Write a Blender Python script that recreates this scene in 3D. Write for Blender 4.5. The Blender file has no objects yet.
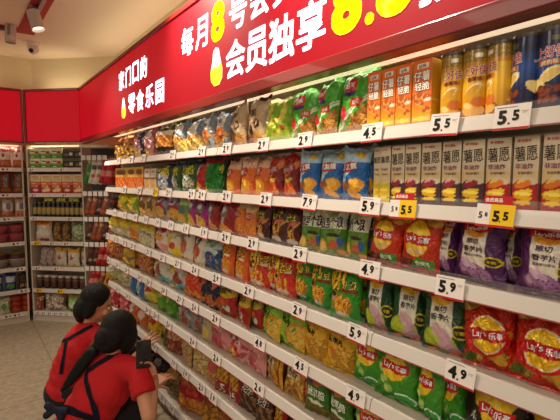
import bpy, bmesh, math, random
import numpy as np
from mathutils import Vector, Matrix, noise
from mathutils.bvhtree import BVHTree
random.seed(7)
SC = bpy.context.scene
COL = SC.collection
PI = math.pi
# ------------------------------------------------------------------ camera and layout
TH = math.atan(318/420); PT = math.radians(4.22); F = 420.0
H = 1.69; D = 1.10
CAM = Vector((0, 0, H))
FW = Vector((math.sin(TH)*math.cos(PT), math.cos(TH)*math.cos(PT), -math.sin(PT)))
RT = Vector((math.cos(TH), -math.sin(TH), 0))
UP = RT.cross(FW)
def at(px, py, d):
    return CAM + d*(FW + RT*((px-280)/F) + UP*((210-py)/F))
def y_on(px, x, z):
    """Y of the point of the plane X = x at height z that is seen in direction px"""
    k = (px-280)/F; ct, st = math.cos(TH), math.sin(TH); cp, sp = math.cos(PT), math.sin(PT)
    return (ct*x - k*(st*cp*x - sp*(z-H)))/(st + k*ct*cp)
def ray_z(px, py, z):
    d = FW + RT*((px-280)/F) + UP*((210-py)/F)
    return CAM + d*((z-H)/d.z)
cd = bpy.data.cameras.new('camera'); cam = bpy.data.objects.new('camera', cd); COL.objects.link(cam)
cd.sensor_width = 36; cd.lens = 27; cd.clip_start = .02
cam.matrix_world = Matrix.Translation(CAM) @ Matrix((RT, UP, -FW)).transposed().to_4x4()
SC.camera = cam
# ------------------------------------------------------------------ colours and materials
def lin(c): return c/12.92 if c <= .04045 else ((c+.055)/1.055)**2.4
def hx(s):
    s = s.lstrip('#')
    if len(s) == 3: s = ''.join(a*2 for a in s)
    return tuple(lin(int(s[i:i+2], 16)/255) for i in (0, 2, 4)) + (1.0,)
def mat(name, col, rough=.5, metal=0, noise_scale=0, noise_amt=.1, bump=0, emit=0, spec=.5, alpha=1, coat=0):
    m = bpy.data.materials.new(name); m.use_nodes = True
    nt = m.node_tree; b = nt.nodes['Principled BSDF']
    c = hx(col)
    b.inputs['Base Color'].default_value = c; b.inputs['Roughness'].default_value = rough
    b.inputs['Metallic'].default_value = metal; b.inputs['Specular IOR Level'].default_value = spec
    b.inputs['Alpha'].default_value = alpha; b.inputs['Coat Weight'].default_value = coat
    if emit:
        b.inputs['Emission Color'].default_value = c; b.inputs['Emission Strength'].default_value = emit
    if noise_scale:
        tc = nt.nodes.new('ShaderNodeTexCoord'); n = nt.nodes.new('ShaderNodeTexNoise')
        n.inputs['Scale'].default_value = noise_scale; n.inputs['Detail'].default_value = 4
        nt.links.new(tc.outputs['Object'], n.inputs['Vector'])
        mx = nt.nodes.new('ShaderNodeMix'); mx.data_type = 'RGBA'
        mx.inputs[6].default_value = tuple(v*(1-noise_amt) for v in c[:3])+(1,)
        mx.inputs[7].default_value = tuple(min(1, v*(1+noise_amt)) for v in c[:3])+(1,)
        nt.links.new(n.outputs['Fac'], mx.inputs[0]); nt.links.new(mx.outputs[2], b.inputs['Base Color'])
        if bump:
            bp = nt.nodes.new('ShaderNodeBump'); bp.inputs['Strength'].default_value = bump; bp.inputs['Distance'].default_value = .01
            nt.links.new(n.outputs['Fac'], bp.inputs['Height']); nt.links.new(bp.outputs['Normal'], b.inputs['Normal'])
    return m
def printed(name, rough, metal=0, bump=0, coat=0, spec=.5):
    """packaging whose ink colour is stored on the mesh as the attribute 'print'"""
    m = bpy.data.materials.new(name); m.use_nodes = True
    nt = m.node_tree; b = nt.nodes['Principled BSDF']
    a = nt.nodes.new('ShaderNodeAttribute'); a.attribute_name = 'print'
    nt.links.new(a.outputs['Color'], b.inputs['Base Color'])
    b.inputs['Roughness'].default_value = rough; b.inputs['Metallic'].default_value = metal
    b.inputs['Coat Weight'].default_value = coat; b.inputs['Specular IOR Level'].default_value = spec
    if bump:
        tc = nt.nodes.new('ShaderNodeTexCoord'); n = nt.nodes.new('ShaderNodeTexNoise')
        n.inputs['Scale'].default_value = 30; n.inputs['Detail'].default_value = 3; n.inputs['Distortion'].default_value = 1.2
        nt.links.new(tc.outputs['Object'], n.inputs['Vector'])
        bp = nt.nodes.new('ShaderNodeBump'); bp.inputs['Strength'].default_value = bump; bp.inputs['Distance'].default_value = .02
        nt.links.new(n.outputs['Fac'], bp.inputs['Height']); nt.links.new(bp.outputs['Normal'], b.inputs['Normal'])
    return m
M = dict(
    film=printed('printed_film', .32, .05, .6, .12, .4),
    foil=printed('printed_foil', .27, .4, .8, .15),
    clear=printed('clear_bag_film', .24, 0, .8, .2, .45),
    card=printed('printed_card', .5, 0, 0, 0, .4),
    tin=printed('printed_can', .3, .15, 0, .3),
    paper=printed('tag_paper', .55, 0, 0, 0, .3),
    cream=mat('cream_metal', '#cbbfae', .45, 0, 6, .03),
    panel=mat('back_panel', '#cfc0ac', .6, 0, 5, .04),
    rail=mat('price_rail', '#d6cfc6', .4, 0, 9, .02, coat=.2),
    redline=mat('red_line', '#a4504c', .6),
    dark=mat('dark_metal', '#3a2a24', .5),
    wall=mat('wall_paint', '#cdbd98', .85, 0, 3, .04, .05),
    ceil=mat('ceiling_paint', '#dcc9ae', .9, 0, 2, .03),
    redtrack=mat('red_paint', '#9c0f18', .6, 0, 4, .06),
    frame=mat('red_frame', '#7c1a17', .35, 0, 7, .05, coat=.2),
    sign=mat('sign_red', '#5a0610', .5),
    signw=mat('sign_white', '#f2f0fa', .5, emit=.8),
    signy=mat('sign_yellow', '#f6cf12', .5, emit=.8),
    led=mat('led_strip', '#ffe2bc', .5, emit=.75),
    lampmetal=mat('lamp_grey', '#b7a79c', .5),
    lampglow=mat('lamp_glow', '#fff0d8', .5, emit=2.5),
    skin=mat('skin', '#c98f6c', .5, 0, 30, .05),
    hair=mat('black_hair', '#0d0a09', .58, 0, 130, .6, .9, spec=.3),
    shirt=mat('red_cloth', '#c00d18', .85, 0, 60, .07, .1),
    navy=mat('navy_cloth', '#10132c', .8, 0, 60, .1),
    trousers=mat('black_cloth', '#141318', .85, 0, 50, .1),
    white=mat('eye_white', '#e8e0d8', .3), iris=mat('eye_dark', '#1c120e', .2), lip=mat('lip', '#a5564a', .45),
    phone=mat('phone_black', '#1b1b20', .25, coat=.3), lens=mat('lens_black', '#0a0a0c', .1),
    scrunchie=mat('brown_cloth', '#6b3d28', .9, 0, 40, .2, .3),
    domewhite=mat('white_plastic', '#d6cabb', .4),
    steel=mat('steel_wire', '#8d8580', .35, .8),
    shoe=mat('shoe', '#2a2a2e', .6),
)
def clear_plastic():
    m = mat('clear_plastic', '#f4ecea', .15, alpha=.05); return m
M['lip_clear'] = clear_plastic()
q_ = M['sign'].node_tree.nodes['Principled BSDF']; q_.inputs['Emission Color'].default_value = hx('#c6081c'); q_.inputs['Emission Strength'].default_value = .7; q_.inputs['Specular IOR Level'].default_value = .25
# floor: pale speckled tiles with thin joints
fm = bpy.data.materials.new('floor_tiles'); fm.use_nodes = True
nt = fm.node_tree; b = nt.nodes['Principled BSDF']; b.inputs['Roughness'].default_value = .45
tc = nt.nodes.new('ShaderNodeTexCoord'); n1 = nt.nodes.new('ShaderNodeTexNoise'); n1.inputs['Scale'].default_value = 22; n1.inputs['Detail'].default_value = 6; n1.inputs['Roughness'].default_value = .7
rp = nt.nodes.new('ShaderNodeValToRGB'); rp.color_ramp.elements[0].color = hx('#8a7c66'); rp.color_ramp.elements[1].color = hx('#b6a78e')
rp.color_ramp.elements[0].position = .3; rp.color_ramp.elements[1].position = .7
bk = nt.nodes.new('ShaderNodeTexBrick'); bk.offset = 0; bk.inputs['Scale'].default_value = 1; bk.inputs['Brick Width'].default_value = .6; bk.inputs['Row Height'].default_value = .6
bk.inputs['Mortar Size'].default_value = .0035; bk.inputs['Mortar'].default_value = hx('#6f6455')
nt.links.new(tc.outputs['Object'], n1.inputs['Vector']); nt.links.new(n1.outputs['Fac'], rp.inputs['Fac'])
nt.links.new(tc.outputs['Object'], bk.inputs['Vector']); nt.links.new(rp.outputs['Color'], bk.inputs['Color1']); nt.links.new(rp.outputs['Color'], bk.inputs['Color2'])
nt.links.new(bk.outputs['Color'], b.inputs['Base Color'])
M['floor'] = fm
# ------------------------------------------------------------------ object helpers
def tag(o, label=None, cat=None, group=None, kind=None):
    if label: o['label'] = label
    if cat: o['category'] = cat
    if group: o['group'] = group
    if kind: o['kind'] = kind
    return o
def link(name, me, parent=None):
    o = bpy.data.objects.new(name, me); COL.objects.link(o)
    if parent: o.parent = parent
    return o
def empty(name, loc=(0, 0, 0), rz=0):
    o = bpy.data.objects.new(name, None); COL.objects.link(o); o.location = loc; o.rotation_euler = (0, 0, rz); o.empty_display_size = .05
    return o
def mesh_from(bm, m, smooth=False, name='mesh'):
    me = bpy.data.meshes.new(name); bm.normal_update(); bm.to_mesh(me); bm.free(); me.materials.append(m)
    if smooth: me.polygons.foreach_set('use_smooth', [True]*len(me.polygons))
    return me
def add_box(bm, lo, hi, bev=0, rot=None, org=(0, 0, 0)):
    lo, hi = Vector(lo), Vector(hi)
    r = bmesh.ops.create_cube(bm, size=1); vs = r['verts']
    s = hi-lo; c = (hi+lo)/2
    bmesh.ops.scale(bm, vec=s, verts=vs); bmesh.ops.translate(bm, vec=c, verts=vs)
    if bev:
        es = list({e for v in vs for e in v.link_edges})
        rr = bmesh.ops.bevel(bm, geom=es, offset=bev, segments=2, profile=.5, affect='EDGES')
        vs = list({v for f in rr['faces'] for v in f.verts} | {v for v in vs if v.is_valid})
    if rot is not None: bmesh.ops.rotate(bm, cent=org, matrix=rot, verts=[v for v in vs if v.is_valid])
    return vs
def add_cyl(bm, p, q, r1, r2=None, n=16):
    p, q = Vector(p), Vector(q); r2 = r1 if r2 is None else r2
    d = q-p; L = d.length
    r = bmesh.ops.create_cone(bm, cap_ends=True, segments=n, radius1=r1, radius2=r2, depth=L)
    m = d.to_track_quat('Z', 'Y').to_matrix().to_4x4(); m.translation = (p+q)/2
    bmesh.ops.transform(bm, matrix=m, verts=r['verts']); return r['verts']
def add_ball(bm, c, r, mtx=None, n=16):
    rr = bmesh.ops.create_uvsphere(bm, u_segments=n, v_segments=max(6, n//2+2), radius=1)
    if not hasattr(r, '__len__'): r = (r, r, r)
    m = Matrix.Diagonal((*r, 1))
    if mtx is not None: m = mtx.to_4x4() @ m
    m = Matrix.Translation(c) @ m
    bmesh.ops.transform(bm, matrix=m, verts=rr['verts']); return rr['verts']
def boxobj(name, lo, hi, m, parent=None, bev=0):
    bm = bmesh.new(); add_box(bm, lo, hi, bev); return link(name, mesh_from(bm, m), parent)
def struct(name, bm, m):
    return tag(link(name, mesh_from(bm, m)), kind='structure')
# ------------------------------------------------------------------ lettering
_gl = {}; _layer = {}
def glyphs(body, bold=0.02, res=2):
    k = (body, round(bold, 3), res)
    if k in _gl: return _gl[k]
    if bold > 0:
        v, f, sz = glyphs(body, 0, res); n = 4 if bold < .05 else 8
        V = [v]; Fs = list(f)
        for i in range(n):
            a = 2*PI*(i+.5)/n; V.append(v+np.array((math.cos(a), math.sin(a)))*bold); Fs += [tuple(q+len(v)*(i+1) for q in t) for t in f]
        _gl[k] = (np.concatenate(V), Fs, sz+2*bold); _layer[k] = np.repeat(np.arange(n+1), len(v))*.00005; return _gl[k]
    c = bpy.data.curves.new('txt', 'FONT'); c.body = body; c.size = 1; c.offset = 0; c.resolution_u = res; c.fill_mode = 'FRONT'
    o = bpy.data.objects.new('txt', c); COL.objects.link(o)
    bpy.context.view_layer.update()
    me = bpy.data.meshes.new_from_object(o.evaluated_get(bpy.context.evaluated_depsgraph_get()))
    v = np.array([x.co[:2] for x in me.vertices]) if len(me.vertices) else np.zeros((0, 2))
    f = [tuple(p.vertices) for p in me.polygons]
    bpy.data.objects.remove(o); bpy.data.curves.remove(c); bpy.data.meshes.remove(me)
    lo, hi = v.min(0), v.max(0); v = v-(lo+hi)/2
    _gl[k] = (v, f, hi-lo); return _gl[k]
def layer_of(body, bold, res=2): return _layer.get((body, round(bold, 3), res), 0)
# ------------------------------------------------------------------ printing a pack: paint a grid of vertices
def rgb(s): return np.array(hx(s)[:3])
def paint(ops, U, V, asp, seed):
    rng = np.random.RandomState(seed)
    C = np.zeros(U.shape+(3,)) + rgb('#888888')
    Y = V*asp
    def put(mask, col): C[mask] = rgb(col)
    def ell(cx, cy, rx, ry, rot=0):
        dx, dy = U-cx, Y-cy*asp; c, s = math.cos(math.radians(rot)), math.sin(math.radians(rot))
        return ((dx*c+dy*s)/rx)**2 + ((-dx*s+dy*c)/(ry*asp if False else ry))**2 < 1
    for o in ops:
        k = o[0]
        if k == 'b': C[:] = rgb(o[1])
        elif k == 'g':
            y0, y1 = o[1], o[2]; t = np.clip((V-y0)/(y1-y0), 0, 1)[..., None]; m = (V >= min(y0, y1)) & (V <= max(y0, y1))
            cc = rgb(o[3])*(1-t)+rgb(o[4])*t; C[m] = cc[m]
        elif k == 'r': put((U >= o[1]) & (U <= o[3]) & (V >= o[2]) & (V <= o[4]), o[5])
        elif k == 'e':  # centre, radii in widths, colour, rotation
            put(ell(o[1], o[2], o[3], o[4], o[6] if len(o) > 6 else 0), o[5])
        elif k == 'ring':
            put(ell(o[1], o[2], o[3], o[4]) & ~ell(o[1], o[2], o[3]*.62, o[4]*.62), o[5])
        elif k == 'w':  # wavy split: below y0 + a*sin -> colour
            put(V < o[1]+o[2]*np.sin(U*o[3]+o[4]), o[5])
        elif k == 'd':  # diagonal band: a*U + V between lo and hi
            t = o[1]*U+V; put((t > o[2]) & (t < o[3]), o[4])
        elif k == 'c':  # chips: n random ellipses with a rim
            x0, y0, x1, y1, n, r, ca, cb = o[1:9]
            el = o[9] if len(o) > 9 else .6
            for i in range(n):
                cx, cy, rt, q = rng.uniform(x0, x1), rng.uniform(y0, y1), rng.uniform(0, 180), r*rng.uniform(.75, 1.25)
                put(ell(cx, cy, q*1.12, q*el*1.18, rt), cb); put(ell(cx-.006, cy+.006, q, q*el, rt), ca)
        elif k == 'f':  # sticks / fries
            x0, y0, x1, y1, n, L, wd, ca, cb = o[1:10]
            a0 = o[10] if len(o) > 10 else 90
            for i in range(n):
                cx, cy, rt = rng.uniform(x0, x1), rng.uniform(y0, y1), a0+rng.uniform(-32, 32)
                put(ell(cx, cy, L*1.05, wd*1.5, rt), cb); put(ell(cx, cy, L, wd, rt), ca)
        elif k == 'n':  # speckle
            x0, y0, x1, y1, sc, thr = o[1:7]
            f = 0
            for i in range(5):
                ax, ay, ph = rng.uniform(-1, 1)*sc, rng.uniform(-1, 1)*sc, rng.uniform(0, 6.3)
                f = f+np.sin(U*ax+Y*ay+ph)
            put((f/2.2 > thr) & (U >= x0) & (U <= x1) & (V >= y0) & (V <= y1), o[7])
        elif k == 'p':
            pts = o[1]; m = np.zeros(U.shape, bool); j = len(pts)-1
            for i in range(len(pts)):
                (xi, yi), (xj, yj) = pts[i], pts[j]
                m ^= ((yi > V) != (yj > V)) & (U < (xj-xi)*(V-yi)/(yj-yi+1e-9)+xi); j = i
            put(m, o[2])
        elif k == 's':  # vertical stripes
            x0, y0, x1, y1, n = o[1:6]; put((np.floor((U-x0)/(x1-x0)*n*2).astype(int) % 2 == 0) & (U >= x0) & (U <= x1) & (V >= y0) & (V <= y1), o[6])
    return C
class MB:
    """collects vertices, faces and print colours of ONE mesh"""
    def __init__(s): s.v, s.f, s.c, s.n = [], [], [], 0; s.sm = []
    def add(s, v, f, c, smooth=True):
        v = np.asarray(v, float).reshape(-1, 3); c = np.asarray(c, float)
        if c.ndim == 1: c = np.tile(c[:3], (len(v), 1))
        s.v.append(v); s.c.append(c.reshape(-1, 3)); s.f += [tuple(i+s.n for i in q) for q in f]; s.sm += [smooth]*len(f); s.n += len(v)
    def grid(s, P, C, flip=False):
        a, b = P.shape[:2]; idx = np.arange(a*b).reshape(a, b)
        q = np.stack([idx[:-1, :-1], idx[:-1, 1:], idx[1:, 1:], idx[1:, :-1]], -1).reshape(-1, 4)
        if flip: q = q[:, ::-1]
        s.add(P.reshape(-1, 3), [tuple(int(x) for x in r) for r in q], C.reshape(-1, 3))
    def build(s, name, m):
        me = bpy.data.meshes.new(name); me.from_pydata(np.concatenate(s.v).tolist(), [], s.f)
        at_ = me.attributes.new('print', 'FLOAT_COLOR', 'POINT'); c = np.concatenate(s.c)
        at_.data.foreach_set('color', np.concatenate([c, np.ones((len(c), 1))], 1).astype(np.float32).ravel())
        me.polygons.foreach_set('use_smooth', s.sm); me.materials.append(m); me.update(); return me
def texts(mb, ops, W, Ht, surf, asp_fix=1):
    """lettering laid on the pack's surface: surf(u, v, lift) -> points"""
    for o in ops:
        if o[0] != 't': continue
        _, body, cx, cy, w, col = o[:6]; rot = o[6] if len(o) > 6 else 0; bold = (o[7] if len(o) > 7 else .025)*.5; outl = o[8] if len(o) > 8 else None
        tall = o[9] if len(o) > 9 else 1
        base = glyphs(body, bold)[2][0]
        for lift, cc, bd in (([(.0006, outl, bold+.045)] if outl else [])+[(.0011, col, bold)]):
            v, f, sz = glyphs(body, bd); k = w/base
            c, s_ = math.cos(math.radians(rot)), math.sin(math.radians(rot))
            x, y = v[:, 0]*k, v[:, 1]*k*tall; xr, yr = x*c-y*s_, x*s_+y*c
            mb.add(surf(np.clip(cx+xr, .01, .99), np.clip(cy+yr*W/Ht, .01, .99), lift+layer_of(body, bd)), f, rgb(cc), False)
def bag_mesh(name, W, Ht, T, ops, m, nv=44, seed=1, flop=0, crumple=1.0):
    rng = np.random.RandomState(seed)
    ph = rng.uniform(0, 6.3, 12); kk = rng.uniform(.6, 1.4, 12); ear = rng.uniform(-.05, .06)
    def S(u, v, lift=0, side=-1):
        a = np.clip(1-np.abs(2*u-1)**2.6, 0, 1); t = np.clip((v-.05)/.90, 0, 1); bb = np.clip(1-np.abs(2*t-1)**2.8, 0, 1)
        th = T*.58*a**.62*bb**.6
        x = (u-.5)*W*(1-.13*bb*(1+.25*np.sin(v*9+ph[9])))
        ends = np.exp(-((v-.08)/.09)**2)+np.exp(-((v-.92)/.09)**2)
        y = .007*np.sin(u*22*kk[0]+ph[0])*ends*a**.3*(W/.15)
        cr = np.abs(np.sin(u*7*kk[1]+v*9*kk[2]+ph[1]))+np.abs(np.sin(-u*10*kk[3]+v*6*kk[4]+ph[2]))-.6*np.abs(np.sin(u*17*kk[5]+v*13*kk[6]+ph[3]))
        y = y+crumple*.0062*(W/.15)*(cr-1)*(a*bb)**.5
        if side < 0: y = y-th-lift
        else: y = y+th*.85
        y = y+flop*np.clip(v-.72, 0, 1)**2*8+.006*np.sin(ph[5]+u*3)*v
        tp = np.clip((v-.7)/.3, 0, 1)**1.5
        z = v*Ht+tp*Ht*(ear*(np.abs(2*u-1)**2-.5)+.03*np.sin(u*5+ph[6])+.025*np.sin(u*11*kk[7]+ph[7]))
        y = y+tp*W*.05*np.sin(u*4*kk[8]+ph[8])
        return np.stack([x, y, z], -1)
    nu = max(8, int(nv*W/Ht)); u, v = np.meshgrid(np.linspace(0, 1, nu), np.linspace(0, 1, nv))
    mb = MB(); C = paint(ops, u, v, Ht/W, seed % 1000)
    mb.grid(S(u, v), C)
    u2, v2 = np.meshgrid(np.linspace(0, 1, max(6, nu//3)), np.linspace(0, 1, max(8, nv//3)))
    C2 = np.zeros(u2.shape+(3,))+np.median(C.reshape(-1, 3), 0)
    mb.grid(S(u2, v2, 0, 1), C2, True)
    texts(mb, ops, W, Ht, S)
    return mb.build(name, m)
def carton_mesh(name, W, Ht, T, ops, m, nv=40, seed=1, side='#999999', top=None):
    mb = MB(); r = .002
    def S(u, v, lift=0):
        return np.stack([(u-.5)*W, np.zeros_like(u)-T/2-lift+.0015*(np.abs(2*u-1)**20+np.abs(2*v-1)**30), v*Ht], -1)
    nu = max(8, int(nv*W/Ht)); u, v = np.meshgrid(np.linspace(0, 1, nu), np.linspace(0, 1, nv))
    C = paint(ops, u, v, Ht/W, seed); mb.grid(S(u, v), C)
    x, y, h = W/2, T/2, Ht; sc = rgb(side); tc_ = rgb(top or side)
    f = .0015
    vs = lambda *p: np.array(p)
    for sg in (-1, 1):    # the sides carry the front's colours round the corner
        edge = C[:, 0 if sg < 0 else -1]; zz = np.linspace(0, h, nv)
        P = np.zeros((nv, 2, 3)); P[:, 0] = np.stack([np.full(nv, sg*x), np.full(nv, -y+f), zz], -1); P[:, 1] = np.stack([np.full(nv, sg*x), np.full(nv, y), zz], -1)
        cc = np.stack([edge*.5+sc*.5, edge*.5+sc*.5], 1) if side == 'edge' else np.stack([edge*.35+sc*.65]*2, 1)
        mb.grid(P, cc, sg < 0)
    mb.add(vs((-x, -y, h), (x, -y, h), (x, y, h), (-x, y, h)), [(0, 1, 2, 3)], tc_, False)
    mb.add(vs((-x, -y, 0), (x, -y, 0), (x, y, 0), (-x, y, 0)), [(3, 2, 1, 0)], tc_, False)
    mb.add(vs((-x, y, 0), (x, y, 0), (x, y, h), (-x, y, h)), [(3, 2, 1, 0)], sc, False)
    texts(mb, ops, W, Ht, S)
    return mb.build(name, m)
def can_mesh(name, R, Ht, ops, m, nv=60, seed=1):
    mb = MB()
    def S(u, v, lift=0):
        a = (u-.5)*2*PI; return np.stack([np.sin(a)*(R+lift), -np.cos(a)*(R+lift), v*Ht], -1)
    u, v = np.meshgrid(np.linspace(0, 1, 72), np.linspace(0, 1, nv))
    asp = Ht/(2*PI*R); mb.grid(S(u, v), paint(ops, u, v, asp, seed))
    texts(mb, ops, 2*PI*R, Ht, S)
    return mb.build(name, m)
def lathe_mesh(name, prof, m, cols=None, n=24):
    """prof: (r, z, colour) from the bottom up"""
    mb = MB(); P = []; C = []
    for r, z, c in prof:
        a = np.linspace(0, 2*PI, n+1); P.append(np.stack([np.sin(a)*r, -np.cos(a)*r, np.full(n+1, z)], -1)); C.append(np.tile(rgb(c), (n+1, 1)))
    mb.grid(np.array(P), np.array(C)); return mb.build(name, m)
# ------------------------------------------------------------------ the packs: what is printed on each kind
DS = {}
def bag(k, desc, ops, W=.14, Ht=.175, T=.05, m='film', nv=40, seed=None, flop=0, cr=1.0, cat='snack bag', name='snack_bag'):
    DS[k] = dict(k='bag', desc=desc, ops=ops, W=W, H=Ht, T=T, m=m, nv=nv, seed=seed or len(DS)+3, flop=flop, cr=cr, cat=cat, name=name)
def carton(k, desc, ops, W, Ht, T, nv=40, side='#999', top=None, m='card', cat='snack box', name='snack_box'):
    DS[k] = dict(k='carton', desc=desc, ops=ops, W=W, H=Ht, T=T, nv=nv, side=side, top=top, m=m, seed=len(DS)+3, cat=cat, name=name)
# top shelf
bag('goldred', 'gold and brown snack bag with red top', [('b', '#6b3d12'), ('n', 0, 0, 1, 1, 40, .2, '#b07a24'), ('r', 0, .78, 1, 1, '#c2371c'), ('e', .5, .84, .3, .12, '#f0c23c'), ('n', 0, 0, 1, .5, 60, .5, '#e0b040')], .12, .2, .05)
bag('navypink', 'navy bag with pink and grey print', [('b', '#1d2238'), ('e', .4, .75, .35, .2, '#9c8fa0'), ('e', .5, .4, .4, .35, '#a5606c'), ('e', .55, .15, .35, .2, '#c89a48'), ('n', 0, .2, 1, .8, 40, .6, '#d0b8b0')], .11, .2)
bag('pinkfox', 'pink bag with yellow crisps at the foot', [('b', '#8e3d40'), ('e', .5, .45, .42, .4, '#d48f8c'), ('c', .15, .05, .85, .25, 7, .14, '#e0b04c', '#8a5a1c'), ('e', .5, .8, .3, .12, '#e8d0c0')], .12, .2)
bag('brownlabel', 'brown bag with a cream and orange label', [('b', '#2d1c10'), ('r', .08, .28, .92, .78, '#d97b28'), ('r', .08, .62, .92, .78, '#e8d4b8'), ('n', .08, .28, .92, .6, 60, .5, '#f0a848'), ('n', 0, .8, 1, 1, 50, .3, '#5c6a24')], .15, .2)
bag('greychips', 'grey see-through bag of yellow chips', [('b', '#6d7a84'), ('c', 0, .02, 1, .5, 24, .11, '#e0bc58', '#8a6a1c'), ('r', .2, .45, .8, .86, '#e8e2da'), ('r', .2, .3, .8, .5, '#d98a34'), ('n', .2, .3, .8, .6, 60, .6, '#f0d890'), ('c', 0, .75, .3, 1, 4, .09, '#d8b040', '#7a5a14')], .17, .19, .06, 'clear')
bag('bluegrey', 'blue grey bag of brown chips', [('b', '#77858c'), ('c', 0, .02, 1, .4, 20, .1, '#c08a38', '#6a4414'), ('r', .12, .4, .72, .86, '#ded8d0'), ('r', .12, .25, .72, .55, '#c0682c'), ('n', .12, .25, .72, .5, 60, .4, '#8a3c14'), ('t', '锅巴', .42, .73, .35, '#4a4a50')], .18, .2, .06, 'clear')
bag('donut', 'beige bag with brown rings', [('b', '#c0a27c'), ('r', 0, .93, 1, 1, '#3a2014'), ('e', .5, .13, .55, .2, '#b77632'), ('e', .7, .45, .14, .14, '#4a2416'), ('e', .7, .45, .06, .06, '#c8a884'), ('e', .35, .3, .2, .16, '#4a2818'), ('e', .3, .12, .2, .12, '#8a4a34'), ('e', .8, .16, .2, .14, '#d09a50'), ('t', '咖啡猪', .4, .67, .6, '#3a2018', 0, .03)], .17, .215, .07, nv=44)
bag('onionring', 'lime green bag with yellow ring', [('b', '#7ea818'), ('w', .3, .05, 6, 1, '#9cb81e'), ('ring', .55, .68, .33, .33, '#d8c44c'), ('e', .5, .3, .2, .2, '#c0b83c'), ('e', .5, .3, .12, .12, '#8aa41c'), ('e', .3, .45, .06, .06, '#a03020'), ('e', .8, .3, .08, .08, '#a04024'), ('t', '洋葱圈', .17, .55, .4, '#f0f0dc', 90, .03), ('r', 0, .94, 1, 1, '#c8c890')], .16, .2, .065)
bag('greenstick', 'bright green bag with red badge', [('b', '#3f9c1c'), ('p', [(0, 0), (1, 0), (1, .5), (.45, .12), (.1, .05)], '#a86a24'), ('f', .35, .02, 1, .3, 26, .11, .018, '#c8923c', '#7a4414', 20), ('d', -.55, .0, .045, '#d8e0c0'), ('d', -.55, .06, .085, '#d8e0c0'), ('e', .42, .72, .22, .2, '#c01c26'), ('r', .22, .56, .64, .64, '#28306c'), ('r', .52, .4, .84, .54, '#c02c2c'), ('e', .22, .32, .14, .17, '#c0202c', 30), ('t', '浪味', .42, .74, .32, '#f4efe6', 0, .03), ('t', '虾味', .68, .47, .24, '#f0d8b8', 0, .03)], .2, .215, .07, nv=60, flop=.008)
carton('orangebox', 'tall orange carton of potato snacks', [('b', '#e0691c'), ('g', 0, .35, '#e8b81e', '#e0701c'), ('c', .1, .2, .85, .46, 11, .15, '#b0501a', '#f0a850', .9), ('e', .82, .38, .2, .1, '#f0d8c0'), ('e', .5, .1, .42, .1, '#f2cf2e'), ('e', .5, .16, .45, .1, '#c8a01c'), ('r', .0, 0, 1, .07, '#d8785c'), ('r', .25, .86, .8, .93, '#f6ece0'), ('t', '仔薯', .5, .745, .86, '#fbf4e6', 0, .05, '#3a1c10', 1.2), ('t', '轻脆', .52, .59, .78, '#fbf4e6', 0, .05, '#3a1c10', 1.1), ('t', '好味', .52, .895, .4, '#3a2a20', 8, .03)], .085, .2, .06, 56, '#d8b024', '#d86a20')
GOLD = [('b', '#c4870e'), ('g', .0, .5, '#c47f0c', '#eab21c'), ('g', .5, .75, '#eab21c', '#e0b41a'), ('r', 0, .82, 1, 1, '#8a6a14'), ('n', 0, .8, 1, .97, 160, .5, '#b08c28')]
for ctr in (.1, .5, .9):
    GOLD += [('e', ctr-.02, .43, .12, .05, '#f6e2a4', 32), ('e', ctr-.035, .405, .11, .04, '#d89c24', 32), ('e', ctr, .1, .17, .11, '#8a4a14'), ('e', ctr-.01, .13, .14, .07, '#f0b038'), ('e', ctr+.05, .25, .08, .06, '#d8741c'), ('e', ctr-.08, .2, .07, .035, '#f4d488', -20), ('r', ctr-.1, .55, ctr+.11, .61, '#d07a14'), ('r', ctr+.0, .88, ctr+.08, .95, '#efe7d2'), ('t', '上好佳', ctr, .70, .27, '#b81c24', 3, .045, '#f6ead0', 1.3), ('t', '香蕉味', ctr, .58, .16, '#7a1c10', 3, .03)]
DS['goldcan'] = dict(k='can', desc='yellow cardboard crisp canister', ops=GOLD, W=.075, H=.19, T=.075, nv=84, m='tin', seed=5, cat='crisp canister', name='crisp_canister')
NAVY = [('b', '#14173e'), ('g', .3, .62, '#12153a', '#1d4a94'), ('g', .62, .84, '#1d4a94', '#14183c')]
for ctr in (.1, .5, .9):
    NAVY += [('e', ctr, .46, .13, .06, '#f0dc9c', 30), ('e', ctr-.015, .44, .11, .045, '#e0be68', 30), ('e', ctr-.13, .34, .1, .055, '#ecd488', -35), ('f', ctr-.1, .12, ctr+.1, .28, 14, .045, .03, '#8a3c24', '#4a1c14', 25), ('d', -.8, .0, .0, '#000'), ('r', ctr-.12, .575, ctr+.1, .64, '#c06a24'), ('t', '上好佳', ctr-.01, .735, .28, '#c81c28', 3, .045, '#f2f0f0', 1.3), ('t', '烤肉味', ctr-.01, .607, .16, '#f4e0b0', 3, .03), ('r', ctr, .87, ctr+.08, .93, '#5a5a34')]
DS['navycan'] = dict(k='can', desc='navy blue cardboard crisp canister', ops=NAVY, W=.075, H=.19, T=.075, nv=84, m='tin', seed=6, cat='crisp canister', name='crisp_canister')
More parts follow.
